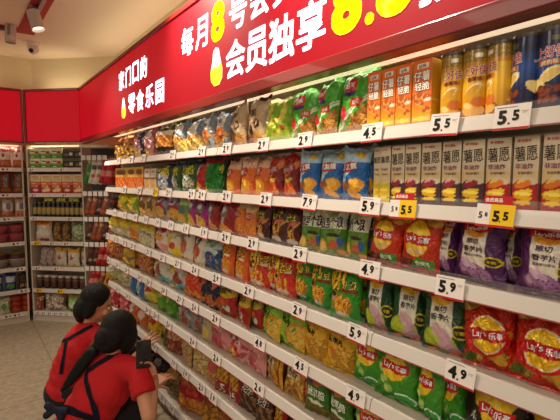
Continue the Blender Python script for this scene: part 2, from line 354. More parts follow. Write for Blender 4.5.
# second shelf
carton('goldorange', 'gold topped orange snack carton', [('b', '#d0501a'), ('r', 0, .55, 1, 1, '#d8a94c'), ('e', .5, .78, .4, .1, '#7a4a14'), ('n', 0, .1, 1, .5, 50, .3, '#e8a040'), ('r', 0, 0, 1, .06, '#c8a060')], .1, .18, .05, 26, '#b8862c')
carton('whitebrown', 'white topped snack carton with a yellow picture', [('b', '#d8cdb8'), ('r', .1, .08, .9, .5, '#c8882c'), ('r', 0, .5, 1, .6, '#7a4a24'), ('n', .1, .08, .9, .5, 50, .4, '#f0d080'), ('e', .5, .85, .3, .06, '#b0785c')], .06, .16, .05, 24, '#c8bba4')
bag('navylogo', 'navy bag with white bowl', [('b', '#1c2858'), ('r', 0, .6, 1, .86, '#2c3a20'), ('e', .5, .35, .35, .3, '#d8d8d0'), ('n', 0, .05, 1, .5, 40, .6, '#3a5ca8'), ('t', '妙脆', .5, .74, .75, '#e8d83c', 0, .04)], .11, .175)
bag('greenlogo', 'dark green bag with white flowers', [('b', '#1f4a1c'), ('e', .45, .35, .3, .25, '#d8d4cc'), ('e', .7, .25, .2, .18, '#c8a8a0'), ('n', 0, 0, 1, .5, 40, .5, '#4a8a24'), ('r', 0, .9, 1, 1, '#1c3468'), ('t', '妙脆', .5, .7, .75, '#e0d42c', 0, .04)], .13, .18)
bag('redwhite', 'red foil bag with white stripe', [('b', '#b01c1c'), ('p', [(0, .35), (.6, .95), (.3, 1), (0, .8)], '#d8c8c0'), ('e', .4, .18, .35, .2, '#d89a2c'), ('r', 0, .95, 1, 1, '#9a2018')], .12, .175, m='foil')
bag('greenfoil', 'crumpled plain green foil bag with red tip', [('b', '#167a22'), ('r', 0, .82, 1, 1, '#c03028'), ('r', 0, .72, .3, .84, '#b8c8b8'), ('d', 1, 0, .25, '#d8b848')], .13, .19, .06, m='foil', cr=1.8)
bag('pinkorange', 'orange crisp bag with pale pink top', [('b', '#d8671a'), ('r', 0, .7, 1, 1, '#d8a88c'), ('d', -.5, .42, .62, '#dcb090'), ('e', .33, .6, .3, .17, '#b02418', 20), ('e', .42, .22, .38, .26, '#e09a24', 20), ('e', .4, .24, .26, .17, '#f0b43c', 20), ('t', '薯片', .33, .61, .42, '#f4ece2', 12, .04)], .15, .175, .055, nv=44)
bag('redchips', 'dark red crisp bag with tomato print', [('b', '#7a1614'), ('r', 0, .86, 1, 1, '#b82c24'), ('d', -.4, .32, .5, '#c8702c'), ('e', .45, .66, .4, .18, '#a01c18', 12), ('e', .4, .22, .36, .24, '#cf4a1c', 20), ('e', .5, .4, .25, .08, '#c0a82c', 15), ('e', .6, .15, .2, .14, '#e0802c'), ('t', '好友趣', .45, .66, .66, '#c9b6b0', 10, .04)], .14, .175, .05, nv=46)
bag('bluechips', 'blue crisp bag with red oval', [('b', '#1c62a8'), ('r', 0, .72, 1, 1, '#aacbdc'), ('d', -.75, .18, .62, '#a9c9d8'), ('e', .72, .86, .2, .09, '#e8b424', -25), ('e', .4, .62, .36, .17, '#b81c1e', 10), ('e', .62, .28, .33, .24, '#e09a22', 25), ('e', .6, .3, .24, .15, '#f0b83e', 25), ('e', .27, .27, .22, .14, '#9a5c2c'), ('e', .62, .12, .26, .13, '#e0a034', -20), ('t', '好友趣', .4, .625, .68, '#f4f0ea', 8, .09)], .15, .185, .06, nv=56)
def shuyuan(k, desc, foot, fruit):
    carton(k, desc, [('b', '#d9c8aa'), ('r', 0, 0, 1, .36, foot), ('w', .38, .05, 5, 1.2, foot), ('p', [(0, .36), (.5, .48), (1, .4), (1, .52), (.4, .6), (0, .55)], '#d8bd8a'), ('e', .42, .36, .34, .16, fruit, 15), ('e', .36, .4, .2, .06, '#e8a8a0' if fruit == '#9a2438' else '#f0c05c', 15), ('e', .42, .25, .4, .12, '#e8c02a', 12), ('e', .45, .18, .38, .11, '#d8a81c', -6), ('e', .45, .23, .36, .07, '#f6dc5c', -4), ('e', .45, .11, .36, .09, '#e8c232'), ('e', .85, .1, .12, .06, '#2c7a3c'), ('e', .2, .94, .05, .05, '#c01c24'), ('t', '好丽友', .5, .94, .4, '#c01c24', 0, .03), ('t', '薯愿', .5, .77, .9, '#3c2c26', 4, .012, None, 1.45), ('t', '非油炸', .45, .6, .72, '#7a2468', 0, .03), ('t', '非油炸薯片', .5, .51, .6, '#5a4030', 0, .02)], .085, .19, .06, 62, '#8a7a66' if foot != '#a3141e' else '#a89478', '#cbbb9e')
shuyuan('shuyuanyellow', 'tall cream carton with a yellow crisp stack', '#c7b13a', '#e2cf5a')
shuyuan('shuyuanplum', 'tall cream carton with purple foot', '#4d2530', '#9a2438')
shuyuan('shuyuanred', 'tall cream carton with red foot', '#a3141e', '#d8781e')
# third shelf
bag('limeyellow', 'lime and yellow bag', [('b', '#7fa01e'), ('r', 0, .72, 1, 1, '#b8c82c'), ('e', .5, .25, .4, .26, '#c89a2c'), ('e', .7, .7, .25, .15, '#e8d82c')], .11, .165)
bag('beigebrown', 'beige bag with brown figure', [('b', '#c49a62'), ('e', .5, .45, .35, .4, '#7a4c1e'), ('e', .4, .82, .25, .12, '#ead8b4'), ('e', .5, .2, .3, .2, '#d8a850')], .11, .165)
bag('silverpurple', 'silver lilac bag with red berries', [('b', '#9a8ca0'), ('e', .55, .5, .35, .18, '#b0242c'), ('e', .6, .28, .36, .2, '#d8a848'), ('e', .4, .82, .3, .14, '#c8c0cc'), ('n', 0, 0, 1, 1, 24, .8, '#5e5468')], .13, .165, m='foil')
bag('greenwhite', 'green bag with white top', [('b', '#6a9a24'), ('r', 0, .7, 1, 1, '#c8d8a0'), ('e', .5, .5, .35, .2, '#5a6a70'), ('e', .5, .2, .38, .2, '#d8a038')], .12, .17)
bag('purpleyellow', 'purple bag with yellow snack pile', [('b', '#6c1850'), ('r', .6, 0, 1, .6, '#a01c7c'), ('e', .4, .2, .42, .24, '#d8a434'), ('c', .1, .05, .7, .35, 6, .12, '#e8bc48', '#a06c1c'), ('e', .45, .66, .25, .22, '#6c6a70'), ('e', .45, .7, .14, .1, '#c8c0b8')], .13, .17)
bag('redgrey', 'red bag with grey figure', [('b', '#8e1218'), ('e', .36, .66, .28, .26, '#6c6a66'), ('e', .36, .7, .16, .1, '#d0c8c0'), ('e', .4, .3, .14, .2, '#c0b8ac'), ('e', .4, .12, .45, .16, '#d08a2c')], .14, .17)
bag('paleorange', 'pale yellow bag with red oval', [('b', '#d9731c'), ('r', 0, .78, 1, 1, '#d8b878'), ('e', .5, .82, .5, .14, '#dcbc80'), ('e', .5, .6, .38, .16, '#a82018', 6), ('c', .1, .1, .9, .42, 8, .15, '#e08a28', '#a84a14'), ('t', '可比克', .5, .61, .6, '#e8d8c8', 6, .04)], .12, .17, nv=40)
bag('maroonfries', 'maroon bag of potato sticks', [('b', '#4c1512'), ('f', .3, .15, .7, .5, 13, .16, .03, '#d8a032', '#7a3c10', 75), ('e', .5, .12, .3, .1, '#c8bcae'), ('e', .6, .56, .28, .08, '#c05c4c', 8), ('f', .75, .5, .85, .6, 1, .22, .04, '#c08a2c', '#6a3410', 65), ('t', '呀土豆', .42, .7, .66, '#cfc032', 8, .08, '#2a0c08', 1.3)], .15, .17, .05, nv=48)
bag('wavewhite', 'white and green bag with brown lettering', [('b', '#54801c'), ('r', 0, .55, 1, 1, '#d2d6b2'), ('n', 0, .75, 1, 1, 22, .6, '#9cb868'), ('e', .2, .2, .18, .2, '#cf9a34'), ('e', .2, .21, .12, .14, '#e6bc58'), ('e', .6, .33, .2, .16, '#7f9c2a'), ('e', .62, .22, .16, .14, '#c05a34'), ('e', .85, .28, .1, .16, '#2c5a94'), ('e', .6, .42, .28, .06, '#3a2014'), ('r', .06, .38, .36, .5, '#4c8a34'), ('e', .85, .08, .15, .08, '#d87a24'), ('t', '浪里个浪', .48, .68, .9, '#3a1a14', 5, .1, '#efeedd', 1.6)], .16, .175, .05, nv=52)
LAY = lambda cx, cy, r, rot=0: [('e', cx, cy, r, r, '#f3c41a'), ('e', cx-.05, cy+.02, r*.7, r*.6, '#f8d440'), ('p', [(cx-r*1.14, cy+.19*r), (cx-r*.5, cy+.3*r), (cx+r*.3, cy+.22*r), (cx+r*1.14, cy+.33*r), (cx+r*1.12, cy-.2*r), (cx+r*.3, cy-.32*r), (cx-r*.5, cy-.22*r), (cx-r*1.08, cy-.34*r)], '#c5161c'), ('t', "Lay's", cx-r*.42, cy, r*.92, '#ffffff', 6+rot, .03), ('t', '乐事', cx+r*.55, cy, r*.8, '#ffffff', rot, .06)]
bag('layred', 'red crisp bag with yellow roundel and ribbon', [('b', '#bf2c0e'), ('g', .0, .6, '#a8200e', '#d23c12'), ('e', .2, .92, .18, .1, '#dca838', 20), ('e', .8, .93, .22, .1, '#d8a434', -15), ('e', .55, .97, .2, .07, '#e0b448'), ('r', 0, .05, .5, .2, '#5a2414'), ('f', .1, .08, .45, .18, 9, .06, .03, '#8a3c1c', '#3c140c', 60), ('p', [(.4, .08), (.95, .1), (.95, .24), (.55, .26)], '#3c8a2c'), ('t', '烧烤味', .7, .17, .32, '#e8f0d0', 4, .03), ('t', '得克萨斯', .52, .36, .42, '#f0e0d0', 2, .02)]+LAY(.52, .58, .34, 3), .17, .185, .06, nv=72)
bag('taropurple', 'purple crisp bag with lilac slices', [('b', '#4a1650'), ('e', .15, .5, .2, .5, '#54195a'), ('r', .24, .2, .74, .95, '#e6dac8'), ('e', .5, .8, .24, .14, '#f0b81c'), ('e', .5, .75, .21, .08, '#e8961c'), ('r', .24, .9, .74, .97, '#e6dac8'), ('p', [(.2, .9), (.4, .93), (.6, .89), (.78, .92), (.78, .81), (.6, .77), (.4, .82), (.2, .79)], '#c5161c'), ('e', .48, .2, .34, .21, '#8c5a86', -12), ('e', .46, .22, .27, .16, '#b98cae', -14), ('e', .6, .17, .24, .16, '#a274a0', -30), ('e', .4, .3, .2, .09, '#d4aecb', -38), ('n', .3, .05, .85, .25, 90, .75, '#6a3a6c'), ('e', .85, .37, .14, .13, '#d8c024'), ('e', .85, .37, .11, .1, '#3c2a14'), ('t', "Lay's乐事", .5, .845, .44, '#fff', 2, .06), ('t', '原切', .47, .65, .29, '#3c1c44', 0, .06), ('t', '香芋片', .49, .53, .44, '#3c1c44', 0, .06), ('t', '香脆原切芋头', .49, .44, .42, '#5a4458', 0, .03), ('t', '芋脆', .85, .37, .15, '#e0c830', 0, .03)], .18, .19, .065, nv=80)
# fourth shelf
bag('yellowtop', 'pale bag with bright yellow top', [('b', '#b6ad8c'), ('r', 0, .55, 1, 1, '#cbae1a'), ('e', .5, .56, .4, .14, '#e3c92e'), ('n', 0, .05, 1, .5, 40, .5, '#e8e0cc'), ('n', 0, .4, 1, .55, 60, .5, '#6c6a64')], .13, .18)
bag('orangelabel', 'yellow topped bag with orange label', [('b', '#a8a294'), ('r', 0, .5, 1, 1, '#cfae18'), ('e', .5, .3, .42, .2, '#d0781c'), ('n', .1, .2, .9, .4, 60, .4, '#e0a83c')], .13, .18)
bag('yellowletter', 'yellow and white bag with black letters', [('b', '#d3c8a4'), ('r', 0, .65, 1, 1, '#d2b41e'), ('n', 0, .3, 1, .6, 50, .4, '#6a6258'), ('n', 0, .05, 1, .3, 50, .5, '#b08c3c')], .11, .18)
bag('whitepink', 'white and pink bag with red lettering', [('b', '#dccbbd'), ('r', 0, .12, 1, .35, '#cf8a80'), ('e', .5, .55, .4, .1, '#d8a028'), ('n', 0, .6, 1, .8, 50, .5, '#b05448'), ('e', .7, .85, .25, .08, '#c04038')], .15, .18)
bag('whiteyellow', 'white bag with yellow corner', [('b', '#d8ccae'), ('e', .75, .15, .35, .2, '#e2c41a'), ('e', .6, .38, .25, .12, '#c04030'), ('e', .3, .6, .3, .2, '#d8b45c'), ('n', 0, .6, 1, 1, 40, .6, '#a0a050')], .14, .18)
bag('whiteprawn', 'cream bag with dark letters and rust prawn', [('b', '#d9ccb6'), ('e', .45, .45, .32, .24, '#b0502c'), ('e', .4, .32, .2, .16, '#d0784c'), ('r', 0, .02, 1, .12, '#c8b89c'), ('t', '鲜虾', .45, .78, .72, '#3c2c30', 6, .05)], .12, .185, nv=40)
bag('bluefish', 'blue bag with white and green top', [('b', '#31486c'), ('r', 0, .7, 1, 1, '#aab8a4'), ('n', 0, .72, 1, 1, 40, .4, '#4c7a5c'), ('e', .5, .6, .42, .12, '#c8d0cc'), ('e', .55, .35, .3, .22, '#1e3a78'), ('n', 0, 0, 1, .5, 44, .6, '#7a90a8'), ('n', .3, .2, .8, .5, 60, .8, '#b05c3c')], .16, .18, nv=40)
FR = [('f', .3, .1, .75, .45, 18, .17, .03, '#f0b02c', '#a8480c', 70), ('e', .5, .1, .24, .09, '#d8ccc0'), ('e', .22, .4, .13, .13, '#d8a080'), ('e', .22, .47, .14, .07, '#3a1c10')]
bag('orangefries', 'orange bag of potato sticks with yellow letters', [('b', '#d9580e'), ('e', .5, .3, .5, .3, '#e06a14')]+FR+[('t', '呀土豆', .45, .72, .8, '#f0d42c', 10, .09, '#4a1808', 1.4), ('r', .5, .54, .85, .61, '#f0e0c0')], .15, .19, .055, nv=50)
bag('redfries', 'red bag of potato sticks with yellow letters', [('b', '#b91a10'), ('e', .55, .3, .45, .3, '#cc2c12'), ('f', .6, .62, .9, .75, 3, .13, .03, '#d86a1c', '#a8200e', 45)]+FR+[('t', '呀!', .3, .72, .56, '#f4c824', 10, .1, '#3a1008', 1.45), ('t', '土豆', .72, .7, .42, '#f4d83c', 8, .08, '#3a1008', 1.2), ('r', .52, .55, .92, .63, '#c8c8a0')], .17, .19, .055, nv=60)
bag('greenfries', 'green bag of potato sticks with orange letters', [('b', '#2c9420'), ('g', 0, .5, '#1f7a1a', '#34a024'), ('e', .45, .28, .42, .3, '#8a7a1c')]+FR+[('f', .3, .12, .75, .42, 10, .15, .03, '#f4bc34', '#b05c10', 60), ('t', '呀!', .3, .72, .56, '#f4c824', 10, .1, '#2a1008', 1.45), ('t', '土豆', .73, .67, .42, '#f4d83c', 8, .08, '#2a1008', 1.2), ('r', .5, .53, .95, .6, '#8a2418'), ('r', .55, .9, .85, .925, '#cfe4bc')], .17, .2, .06, nv=64, flop=.004)
bag('tarogreen', 'dark green crisp bag with lime slices', [('b', '#123c1c'), ('e', .15, .5, .2, .5, '#16461f'), ('r', .24, .2, .72, .96, '#e0d8c4'), ('e', .48, .8, .24, .12, '#f0b81c'), ('p', [(.2, .92), (.4, .94), (.6, .9), (.78, .93), (.78, .82), (.6, .79), (.4, .83), (.2, .8)], '#b81a1c'), ('e', .42, .2, .36, .24, '#a3b422', -10), ('e', .42, .2, .3, .19, '#b4c62c', -10), ('e', .56, .26, .22, .13, '#caa0ac', -62), ('e', .44, .33, .18, .13, '#d2a9b2', -50), ('e', .6, .1, .22, .1, '#c79aa8', -12), ('e', .85, .36, .15, .14, '#c9b31e'), ('e', .85, .36, .12, .11, '#2c2a14'), ('t', "Lay's乐事", .49, .86, .44, '#fff', -2, .06), ('t', '原切', .47, .66, .28, '#3a3c30', 0, .06), ('t', '香芋片', .48, .54, .42, '#3a3c30', 0, .06), ('t', '芋脆', .85, .36, .16, '#e0c830', 0, .03)], .17, .2, .065, nv=76)
bag('laymetal', 'shiny red crisp bag with round badge', [('b', '#c22c0c'), ('e', .2, .9, .26, .12, '#e3b654', 25), ('e', .62, .97, .3, .08, '#dca23c'), ('c', .05, .1, .95, .32, 10, .1, '#b08a28', '#7a4a14', .4), ('e', .2, .16, .16, .09, '#5c6a1c', 20), ('e', .7, .22, .2, .1, '#c8961e', -30), ('e', .85, .5, .14, .08, '#d8962c', 40), ('e', .52, .45, .42, .31, '#d01c14'), ('e', .55, .5, .325, .325, '#efe4c8')]+LAY(.55, .5, .3, 3), .2, .205, .075, nv=86, m='foil', cr=1.3)
# fifth shelf
bag('orangestrip', 'orange brown bag of spicy strips', [('b', '#8c4a14'), ('f', 0, 0, 1, 1, 60, .18, .025, '#c8762c', '#6a300c', 70), ('e', .5, .85, .3, .1, '#d8a02c')], .14, .18, m='clear')
bag('yellowgrey', 'yellow bag with grey figures', [('b', '#bd951e'), ('n', 0, .1, 1, .7, 34, .3, '#6c6650'), ('e', .5, .85, .4, .12, '#dcbc34')], .13, .18)
bag('whiteteal', 'white bag with brown squares', [('b', '#cbc6b2'), ('e', .55, .55, .12, .1, '#8a3c28'), ('e', .68, .32, .12, .1, '#8a3c28'), ('e', .45, .3, .12, .1, '#a05a3c'), ('e', .8, .08, .3, .12, '#5ca8b4'), ('e', .25, .75, .2, .12, '#d2b23c'), ('n', 0, 0, .5, .4, 40, .5, '#8c9474')], .15, .18, .06)
bag('redblaze', 'red bag with orange blaze and brown snacks', [('b', '#b8200f'), ('e', .5, .45, .45, .3, '#d03a14'), ('c', .1, .05, .9, .3, 10, .12, '#d8842c', '#7a2c10'), ('n', .1, .6, .9, .85, 46, .5, '#e08030')], .15, .18)
bag('navyorange', 'navy bag with orange fried snacks', [('b', '#1e1e34'), ('c', .0, .05, 1, .45, 16, .13, '#c4641c', '#5c280c'), ('p', [(.0, .5), (.5, .75), (.45, .95), (.1, .85)], '#b86a50')], .14, .17)
bag('yellowred', 'yellow topped red bag with dark lettering', [('b', '#a01a10'), ('r', 0, .62, 1, 1, '#b29a1e'), ('e', .5, .62, .5, .12, '#c0a41e'), ('e', .6, .25, .18, .16, '#c8c0b4'), ('e', .35, .4, .25, .16, '#c84a20'), ('f', .2, .05, .6, .3, 6, .1, .03, '#4c7a24', '#6a1408', 40), ('t', '辣翻天', .5, .72, .7, '#2c2410', 10, .04)], .15, .185, nv=44)
bag('limecrisp', 'lime green bag of corn crisps', [('b', '#82b820'), ('r', .0, 0, .3, .55, '#92c42c'), ('e', .8, .34, .42, .34, '#b88a1c'), ('e', .84, .33, .34, .27, '#d2a632'), ('c', .6, .1, 1, .55, 14, .08, '#e0b840', '#a8741a'), ('e', .72, .5, .1, .04, '#3c8a2c', 40), ('t', '玉米片', .3, .62, .54, '#1e2c10', -4, .1), ('t', '脆享', .3, .75, .3, '#4a6a1c', -4, .02), ('r', 0, .93, 1, 1, '#a8c83c')], .19, .185, .065, nv=52)
bag('corncrisp', 'yellow bag of golden corn crisps', [('b', '#d8a412'), ('e', .3, .95, .5, .12, '#e8bc24'), ('e', .75, .3, .48, .36, '#b27c14'), ('c', .35, .08, 1, .55, 18, .1, '#d6a02c', '#94640f'), ('e', .25, .42, .14, .06, '#d8641c', -10), ('n', 0, 0, 1, .25, 40, .8, '#e8c048'), ('t', '玉米片', .33, .62, .56, '#2c1c08', -6, .1)], .2, .19, .07, nv=56, cr=1.4)
bag('laygreen', 'green crisp bag with cucumber slices', [('b', '#2c8c1c'), ('g', 0, .7, '#1d7a1c', '#52a022'), ('e', .75, .92, .3, .12, '#b89a5c', -20), ('e', .12, .3, .15, .15, '#4c9c20')]+[q for cx, cy in ((.15, .5), (.25, .35), (.38, .22)) for q in (('e', cx, cy, .14, .14, '#3c8a1c'), ('e', cx, cy, .115, .115, '#a8cc5c'), ('e', cx, cy, .06, .06, '#c2dc80'))]+[('e', .75, .12, .24, .12, '#e0f0e0'), ('e', .75, .11, .22, .1, '#3c9c3c')]+LAY(.5, .6, .31, -4), .18, .195, .06, nv=72)
bag('layblack', 'black crisp bag with yellow roundel', [('b', '#1c1712'), ('p', [(0, .9), (.45, .75), (.95, .98), (.95, .85), (.8, .62), (1, .55), (.6, .45), (.2, .6)], '#dcb41c'), ('t', '米', .16, .42, .2, '#eee6da', 0, .05), ('t', '脆', .22, .22, .22, '#eee6da', 0, .05)]+LAY(.6, .6, .28, 2), .2, .195, .065, nv=72)
# sixth shelf
bag('palegreen', 'pale green clear bag with round white badge', [('b', '#a7a874'), ('e', .45, .75, .2, .14, '#e2dcc4'), ('n', 0, 0, 1, .6, 36, .5, '#c4bc90'), ('r', 0, 0, .12, 1, '#b03428')], .14, .175, m='clear')
bag('creampack', 'cream clear bag with green specks', [('b', '#b9ad84'), ('n', 0, 0, 1, .7, 40, .4, '#8a8c50'), ('e', .5, .7, .3, .16, '#d8ceb0')], .12, .175, m='clear')
bag('bluebag', 'blue crinkled bag with white bear shape', [('b', '#31669e'), ('e', .5, .45, .22, .24, '#9cb8c8'), ('e', .5, .7, .2, .12, '#bccfd6'), ('n', 0, 0, 1, 1, 30, .8, '#6a98c0')], .15, .18, m='clear')
bag('yellowgreen', 'yellow green bag with red triangle', [('b', '#c0b41c'), ('r', 0, 0, 1, .35, '#9aa41e'), ('e', .4, .6, .3, .2, '#e0d8a0'), ('p', [(.1, .45), (.7, .5), (.45, .7)], '#c03c20'), ('e', .6, .25, .25, .16, '#d8c83c')], .15, .185)
bag('plaingreen', 'plain green bag with yellow mark', [('b', '#4c8a1c'), ('e', .4, .7, .2, .16, '#b8b83c'), ('e', .5, .3, .3, .2, '#66a028'), ('n', 0, 0, 1, 1, 20, .9, '#2f6a14')], .14, .18)
bag('silverred', 'silver bag with red lettering', [('b', '#8f8d8a'), ('e', .5, .72, .34, .1, '#a84840'), ('e', .5, .72, .26, .05, '#c8c0bc'), ('e', .62, .3, .2, .14, '#b0442c', -30), ('e', .3, .45, .2, .12, '#b8b0a8'), ('n', 0, 0, 1, .3, 40, .6, '#6a7a84')], .15, .19, m='foil')
bag('creamyellow', 'cream bag with yellow foot', [('b', '#b5a77e'), ('e', .4, .3, .35, .25, '#d2bc4c'), ('n', 0, .5, 1, 1, 40, .5, '#8a8a58')], .13, .19)
bag('pinkpuff', 'folded pink bag of puffs', [('b', '#d08a84'), ('e', .6, .8, .5, .16, '#dc9f98'), ('e', .4, .4, .35, .2, '#b05c60'), ('e', .4, .2, .3, .14, '#c04050'), ('n', 0, 0, .5, .7, 40, .7, '#8c4444')], .17, .185, flop=.012, cr=1.6)
bag('pinkred', 'pink bag with red hearts and lettering', [('b', '#d69490'), ('r', 0, .55, .68, .85, '#dcb0a4'), ('c', .05, .1, .6, .5, 9, .1, '#c02838', '#e0a040', .9), ('e', .8, .3, .16, .06, '#b03c50', 30), ('e', .82, .55, .14, .05, '#b84458', -20), ('c', .05, .05, .6, .3, 4, .09, '#e8c448', '#b83c40', .9), ('t', '棉花糖', .35, .68, .6, '#8a2430', 0, .04)], .2, .19, .06, nv=48)
bag('nutgold', 'golden bag with rainbow edge', [('b', '#b5812a'), ('n', 0, 0, 1, .9, 40, .2, '#d8a848'), ('n', 0, .05, .8, .5, 60, .6, '#8a4c1c'), ('r', .88, 0, .93, 1, '#a01c1c'), ('r', .93, 0, 1, 1, '#d8a01c'), ('e', .4, .6, .34, .16, '#d9cba0'), ('e', .55, .85, .28, .08, '#b82c24'), ('t', '香酥', .4, .6, .45, '#7a5c34', -8, .03)], .15, .195, nv=50, m='foil')
bag('veggie', 'green bag with white letters', [('b', '#3a6a1a'), ('r', 0, .72, 1, 1, '#7aa81e'), ('e', .25, .74, .14, .12, '#5c3464'), ('e', .7, .8, .2, .1, '#d8b02c'), ('e', .55, .7, .16, .08, '#c86a24'), ('e', .5, .12, .5, .16, '#6a5a1c'), ('e', .5, .3, .3, .05, '#d8dcc0', -10), ('t', '蔬果脆', .5, .5, .72, '#eef0dc', -6, .045)], .17, .195, nv=50)
# two bottom shelves
bag('redpack', 'red packet with pink print', [('b', '#a81a22'), ('e', .5, .5, .35, .3, '#d05060'), ('n', 0, 0, 1, 1, 40, .8, '#e0b0a8')], .13, .16)
bag('orangepack', 'orange packet of dried slices', [('b', '#c05a24'), ('n', 0, 0, 1, 1, 40, .4, '#d88a50'), ('e', .5, .7, .3, .16, '#e0c8b0')], .12, .16)
bag('yellowpack', 'bright yellow bag with red mark', [('b', '#d0a714'), ('e', .5, .6, .26, .12, '#b83c1c', 30), ('e', .4, .25, .3, .18, '#e2bc2c'), ('n', 0, 0, 1, 1, 24, .9, '#9c7a0c')], .15, .19)
bag('olivepack', 'olive bag with yellow stripe', [('b', '#5c5a20'), ('r', .3, .1, .7, .9, '#b8981c'), ('e', .5, .5, .16, .2, '#2c3018')], .12, .18)
bag('peachpack', 'clear bag of reddish dried slices', [('b', '#b0683c'), ('c', .0, .0, 1, .5, 12, .14, '#8c3420', '#5a1c10'), ('e', .5, .75, .42, .18, '#cf9c70'), ('n', .1, .6, .9, .9, 40, .6, '#b07040')], .15, .19, m='clear')
bag('noodlepack', 'clear bag of pale noodles', [('b', '#c09a58'), ('f', .1, 0, 1, 1, 70, .2, .014, '#dcbf84', '#a07838', 80), ('r', 0, 0, .14, 1, '#a82018'), ('e', .5, .8, .3, .08, '#b8342c')], .14, .2, m='clear')
bag('creamchips', 'clear bag of creamy chips', [('b', '#b5944c'), ('c', 0, 0, 1, 1, 46, .12, '#d8be7e', '#9a7430')], .16, .2, m='clear')
bag('pinklabel', 'clear bag of crackers with a pink label', [('b', '#a8703c'), ('r', .1, .45, .9, .7, '#c05a4c'), ('n', 0, 0, 1, .45, 50, .2, '#cfa05c'), ('n', 0, .7, 1, 1, 50, .2, '#d0a870')], .13, .19, m='clear')
bag('redprice', 'red bag with white numerals', [('b', '#8f1216'), ('p', [(.1, .4), (.85, .35), (.9, .8), (.5, .7), (.15, .85)], '#c89a24'), ('e', .5, .86, .3, .08, '#c01c1c'), ('n', .1, .4, .9, .8, 46, .6, '#8a4414'), ('t', '1.5', .42, .18, .55, '#efe4d8', -6, .05)], .13, .2, nv=44)
bag('brownnuts', 'dark brown bag of nuts', [('b', '#3c2414'), ('c', .05, .05, .95, .45, 20, .09, '#8a5c34', '#24140a'), ('t', '多味', .42, .76, .5, '#e6dccb', -8, .05), ('t', '花生', .55, .6, .6, '#e6dccb', -8, .05)], .15, .2, nv=44)
bag('darkpack', 'black and red packet of dried meat', [('b', '#1c1012'), ('n', 0, 0, 1, 1, 34, .4, '#5c1a18'), ('e', .4, .7, .25, .1, '#8c8480'), ('n', 0, 0, 1, .4, 40, .8, '#7a5c44')], .15, .15, m='foil')
bag('brownpack', 'brown clear packet of spiced beans', [('b', '#5c3a14'), ('c', 0, 0, 1, 1, 40, .08, '#8c6424', '#34200a'), ('e', .5, .75, .3, .1, '#a8862c')], .16, .17, m='clear')
bag('orangered', 'orange packet with red label', [('b', '#c0641a'), ('c', 0, 0, 1, .45, 16, .1, '#d88a2c', '#8a4010'), ('r', .12, .45, .95, .72, '#a81216'), ('e', .6, .6, .2, .06, '#d03028'), ('r', 0, .75, 1, 1, '#c46a3c')], .18, .22, nv=44)
bag('ambermix', 'amber packet of mixed crackers', [('b', '#9a5c14'), ('c', 0, 0, 1, .8, 26, .11, '#d2962c', '#6a380a'), ('n', 0, .75, 1, 1, 40, .3, '#a83020')], .16, .2, m='clear')
# hanging packs and the far corner
bag('hanggreen', 'slim green packet', [('b', '#2c7a2c'), ('r', 0, .8, 1, 1, '#c8b88c'), ('e', .5, .4, .3, .2, '#6aa84c')], .09, .24, .03, nv=24, cat='snack packet', name='hanging_packet')
bag('hangwhite', 'slim white packet with rust print', [('b', '#cdc0b0'), ('e', .5, .3, .32, .22, '#b0623c'), ('r', .1, .55, .9, .72, '#4c4440')], .09, .24, .03, nv=24, cat='snack packet', name='hanging_packet')
bag('hangred', 'slim red packet', [('b', '#a8161e'), ('r', .1, .3, .9, .5, '#c87a6c'), ('e', .5, .75, .3, .12, '#d04848')], .09, .24, .03, nv=24, cat='snack packet', name='hanging_packet')
bag('hangbrown', 'slim brown packet', [('b', '#7a3c24'), ('n', 0, 0, 1, 1, 40, .3, '#a05c3c'), ('e', .5, .7, .36, .14, '#c8a888'), ('r', .1, .1, .9, .22, '#b8502c')], .09, .22, .03, nv=24, cat='snack packet', name='hanging_packet')
bag('hangdark', 'slim dark packet', [('b', '#2c1c1c'), ('n', 0, 0, 1, 1, 40, .5, '#5c3c34'), ('e', .5, .25, .36, .18, '#a88468'), ('r', .1, .6, .9, .72, '#8c2c24')], .09, .22, .03, nv=24, cat='snack packet', name='hanging_packet')
bag('hangyellow', 'slim yellow packet', [('b', '#b89018'), ('e', .5, .4, .3, .3, '#8a3c1c')], .09, .2, .03, nv=24, cat='snack packet', name='hanging_packet')
K = dict(cat='biscuit box', name='biscuit_box')
carton('greenbox', 'white and green biscuit box', [('b', '#3c8a24'), ('r', 0, .5, 1, 1, '#d8ccb4'), ('e', .7, .55, .22, .2, '#b0743c'), ('r', .08, .3, .5, .5, '#5aa838'), ('e', .72, .6, .14, .1, '#7a3c1c'), ('r', .1, .66, .5, .76, '#2c6a20'), ('r', .12, .12, .45, .2, '#e0d8b0')], .128, .112, .08, 34, '#8a9a5c', **K)
carton('blackbox', 'black and cream biscuit box', [('b', '#23201a'), ('r', 0, .7, 1, 1, '#5c5434'), ('r', .55, .25, .85, .6, '#b0a890'), ('e', .3, .35, .2, .14, '#6a6428'), ('r', .1, .76, .5, .84, '#2a2618'), ('e', .7, .42, .1, .1, '#d8d0b0')], .128, .112, .08, 34, '#33302a', **K)
carton('creambox', 'cream biscuit box with small orange lettering', [('b', '#d6bf94'), ('r', .2, .55, .8, .75, '#d0784c'), ('r', .3, .3, .9, .38, '#7a5a3c')], .125, .085, .09, 18, '#c0a87c', **K)
carton('orangebiscuit', 'orange biscuit box with pastry picture', [('b', '#b8401c'), ('r', 0, .75, 1, 1, '#d8733c'), ('e', .6, .35, .32, .22, '#d8a868'), ('e', .3, .25, .2, .12, '#e8d0a8'), ('r', .1, .55, .7, .7, '#ecdcc8'), ('r', .14, .59, .6, .66, '#b83c1c'), ('e', .6, .3, .24, .12, '#ecd0a0'), ('r', .1, .8, .5, .88, '#f0d8c0')], .125, .135, .09, 36, '#a04a24', **K)
